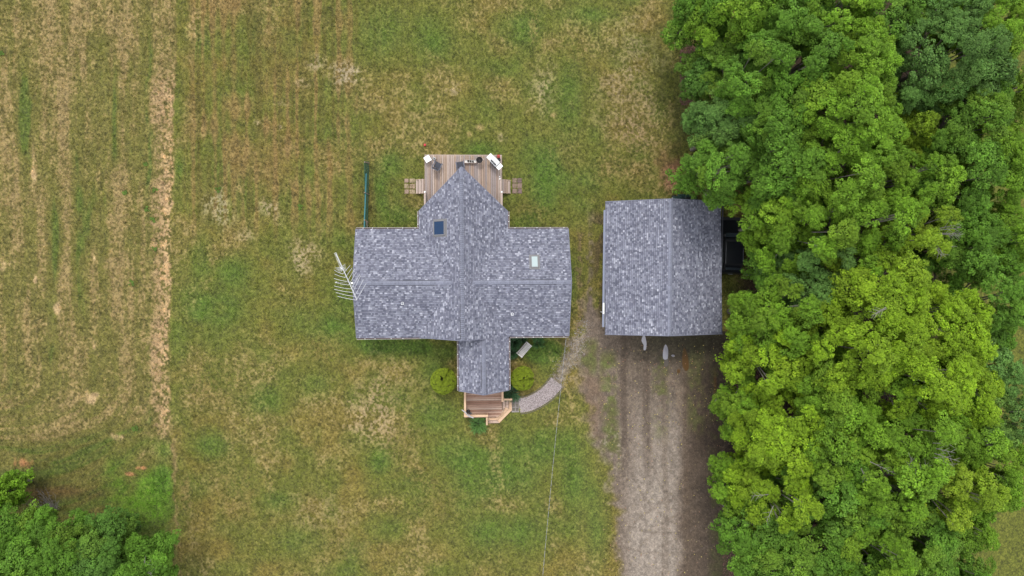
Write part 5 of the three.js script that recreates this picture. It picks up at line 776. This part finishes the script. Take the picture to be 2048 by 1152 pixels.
// ---------------------------------------------------------------- strappy and broad leaved plants
function strappy(px, py, rp, n, label, seed, c, hgt = 0.6) {
  const q = rng(seed), o = P(px, py), r = rp / (FOCAL / CAM_H), t = thing('daylily_clump', label, 'plant', o), pos = [], col = [];
  for (let i = 0; i < n; i++) {
    const bx = (q() - 0.5) * r * 1.2, bz = (q() - 0.5) * r * 1.2, a = Math.atan2(bz, bx) + (q() - 0.5) * 1.6, L = r * (0.6 + 0.6 * q()), w = 0.018 + 0.014 * q(), b = 0.7 + 0.6 * q(), H = hgt * (0.6 + 0.5 * q()); let pl, pr2;
    for (let k = 0; k <= 5; k++) { const s = k / 5, x = bx + Math.cos(a) * L * s, z = bz + Math.sin(a) * L * s, y = H * Math.sin(s * 2.4) * 1.05, ww = w * (1 - s * s * 0.92), l = V(x - Math.sin(a) * ww, y, z + Math.cos(a) * ww), rr = V(x + Math.sin(a) * ww, y, z - Math.cos(a) * ww); if (k) for (const p of [pl, l, rr, pl, rr, pr2]) { pos.push(p.x, p.y, p.z); col.push(c[0] * b, c[1] * b, c[2] * b); } pl = l; pr2 = rr; }
  }
  const g = new THREE.BufferGeometry(); g.setAttribute('position', new THREE.Float32BufferAttribute(pos, 3)); g.setAttribute('uv', new THREE.Float32BufferAttribute(new Array(pos.length / 3 * 2).fill(0), 2)); g.setAttribute('color', new THREE.Float32BufferAttribute(col, 3)); g.computeVertexNormals();
  part('leaves', g, new THREE.MeshPhysicalMaterial({ vertexColors: true, roughness: 0.8, transmission: 0.25, thickness: 0, side: THREE.DoubleSide }), t, 'stuff'); part('crown', cyl(r * 0.3, r * 0.4, 0.05, 0, 0.02, 0, 9), std(0.03, 0.05, 0.015, 1), t);
}
const dark = [0.035, 0.11, 0.03], fresh = [0.09, 0.2, 0.03];
strappy(1028, 684, 11, 260, 'dark strappy clump in the corner where porch wing meets east wing', 1, dark, 0.7); strappy(1024.5, 706, 9, 170, 'dark strappy clump along the porch wing wall, west of the bench', 2, dark, 0.5); strappy(1044, 678.5, 8, 120, 'dark strappy clump under the east wing gutter, behind the bench', 3, dark, 0.45);
strappy(1023, 785, 13, 200, 'dark strappy clump beside the porch hand rail, north of the steps', 4, [0.03, 0.095, 0.028], 0.65); strappy(957, 848, 14, 230, 'fresh green strappy clump south of the porch rail', 5, fresh, 0.45); strappy(1075, 684, 10, 90, 'thin green clump under the east wing gutter, east of the bench', 6, [0.05, 0.14, 0.025], 0.4);
const broad = leafGeo([0, 1, 2, 3, 4, 5, 6].map((i) => [V(0, 0.03, 0), V(Math.cos(i * 0.9), 0.35 + 0.1 * (i % 3), Math.sin(i * 0.9)).normalize(), 0.2 + 0.05 * (i % 2), 0.1, 0.3]));
[[290, 328, 'pair of bright weeds near the field edge, northernmost in the hay field'], [306, 440, 'bright leafy weed among dry windrow, middle of the hay field edge'], [310, 498, 'star shaped bright weed close to the windrow'], [296, 418, 'small bright weed above the middle field weed'], [311, 380, 'tiny green weed within the dry windrow'], [263, 566, 'faint green weed away from the windrow'], [252, 387, 'low weed in mown streaks west of the windrow'], [271, 857, 'low leafy weed at the south of the hay field'], [437, 380, 'green rosette weed beside a pale dead lawn patch'], [603, 414, 'small weed alone on the mown lawn west of the house'], [4, 107, 'bright weed on the west picture edge']].forEach(([x, y, l], i) => {
  const q = rng(700 + i), t = thing('weed', l, 'weed', P(x, y)), list = []; for (let k = 0; k < 5; k++) { const b = 0.8 + 0.5 * q(); list.push({ p: V((q() - 0.5) * 0.35, 0.03, (q() - 0.5) * 0.35), n: UP, t: q() * 6, s: 0.45 + 0.5 * q(), c: new THREE.Color().setRGB(0.12 * b, 0.2 * b, 0.03 * b) }); } sprayMesh('leaves', broad, list, t); part('stem', bar(V(0, 0, 0), V(0, 0.1, 0), 0.012, 0.006), std(0.1, 0.16, 0.03), t);
});
// ---------------------------------------------------------------- grass blades and fallen leaves, one mass each
{
  const tuft = (() => { const q = rng(3), a = []; for (let i = 0; i < 9; i++) { const t = i * 2.4, el = 0.35 + 0.8 * q(); a.push([V((q() - 0.5) * 0.12, 0, (q() - 0.5) * 0.12), V(Math.cos(t) * Math.cos(el), Math.sin(el), Math.sin(t) * Math.cos(el)), 0.07 + 0.08 * q(), 0.016, 0.25]); } return leafGeo(a); })();
  const grassMat = new THREE.MeshStandardMaterial({ color: 0xffffff, roughness: 0.95, side: THREE.DoubleSide });
  const q = rng(17), list = [], lin = (v) => Math.pow(clamp(v / 255), 2.2) / GAIN;
  for (let i = 0; i < 60000; i++) {
    const x = -20 + 1520 * q(), y = -20 + 1190 * q(), p = P(x, y);
    if ((y > 645 && x > driveW(y) - 6) || (x > 845 && x < 1012 && y > 305 && y < 440) || (x > 712 && x < 1142 && y > 455 && y < 680) || (x > 1206 && x < 1444 && y > 402 && y < 670) || (x > 915 && x < 1040 && y > 670 && y < 850) || (x > 1150 && x < 1212 && y > 440)) continue;
    if (Math.hypot(x - 1075, y - 790) < 45) continue;
    const c = paint(p.x, p.z), b = 1.55 + 0.7 * q(), tall = blot(x, y, [325, 965, 34, 80], 0.5) + blot(x, y, [300, 1000, 80, 50], 0.5);
    list.push({ p: p.setY(0.002), n: V((q() - 0.5) * 0.3, 1, (q() - 0.5) * 0.3).normalize(), t: q() * 6.28, s: 0.8 + 0.7 * q() + 0.9 * tall * q(), c: new THREE.Color().setRGB(lin(c[0]) * b, lin(c[1]) * b, lin(c[2]) * b) });
  }
  tag(sprayMesh('grass', tuft, list, scene, grassMat), 'short grass tufts over the lawn and hay field', null, null, 'stuff');
  const fl = leafGeo([[V(-0.03, 0.01, 0), V(1, 0.05, 0).normalize(), 0.08, 0.06, 0.02]]), ll = [];
  for (let i = 0; i < 420; i++) { const x = 1200 + 290 * q(), y = 690 + 460 * Math.pow(q(), 1.3), b = 0.7 + 0.6 * q(), k = q(); ll.push({ p: P(x, y).setY(0.014), n: V((q() - 0.5) * 0.4, 1, (q() - 0.5) * 0.4).normalize(), t: q() * 6.28, s: 0.7 + 0.8 * q(), c: new THREE.Color().setRGB((k > 0.4 ? 0.42 : 0.3) * b, (k > 0.4 ? 0.34 : 0.16) * b, 0.1 * b) }); }
  tag(sprayMesh('fallen_leaves', fl, ll, scene, grassMat), 'yellow fallen leaves scattered over the drive', null, null, 'stuff');
  const lt = [], dom = [[1378, 150, 18, 60], [1490, 755, 40, 40], [1485, 1095, 40, 80], [1560, 500, 90, 600]]; for (let i = 0; i < 9000; i++) { const d = dom[i % 3 === 0 ? 3 : i % 3 === 1 ? 1 + (i % 2) : 0], x = d[0] + (q() - 0.5) * 2 * d[2], y = d[1] + (q() - 0.5) * 2 * d[3], b = 0.5 + 0.8 * q(); lt.push({ p: P(x, y).setY(0.012), n: V((q() - 0.5) * 0.8, 1, (q() - 0.5) * 0.8).normalize(), t: q() * 6.28, s: 0.9 + q(), c: new THREE.Color().setRGB(0.16 * b, 0.085 * b, 0.065 * b) }); }
  tag(sprayMesh('leaf_litter', fl, lt, scene, grassMat), 'brown leaf litter along the edge of the wood', null, null, 'stuff');
}
renderer.render(scene, camera);
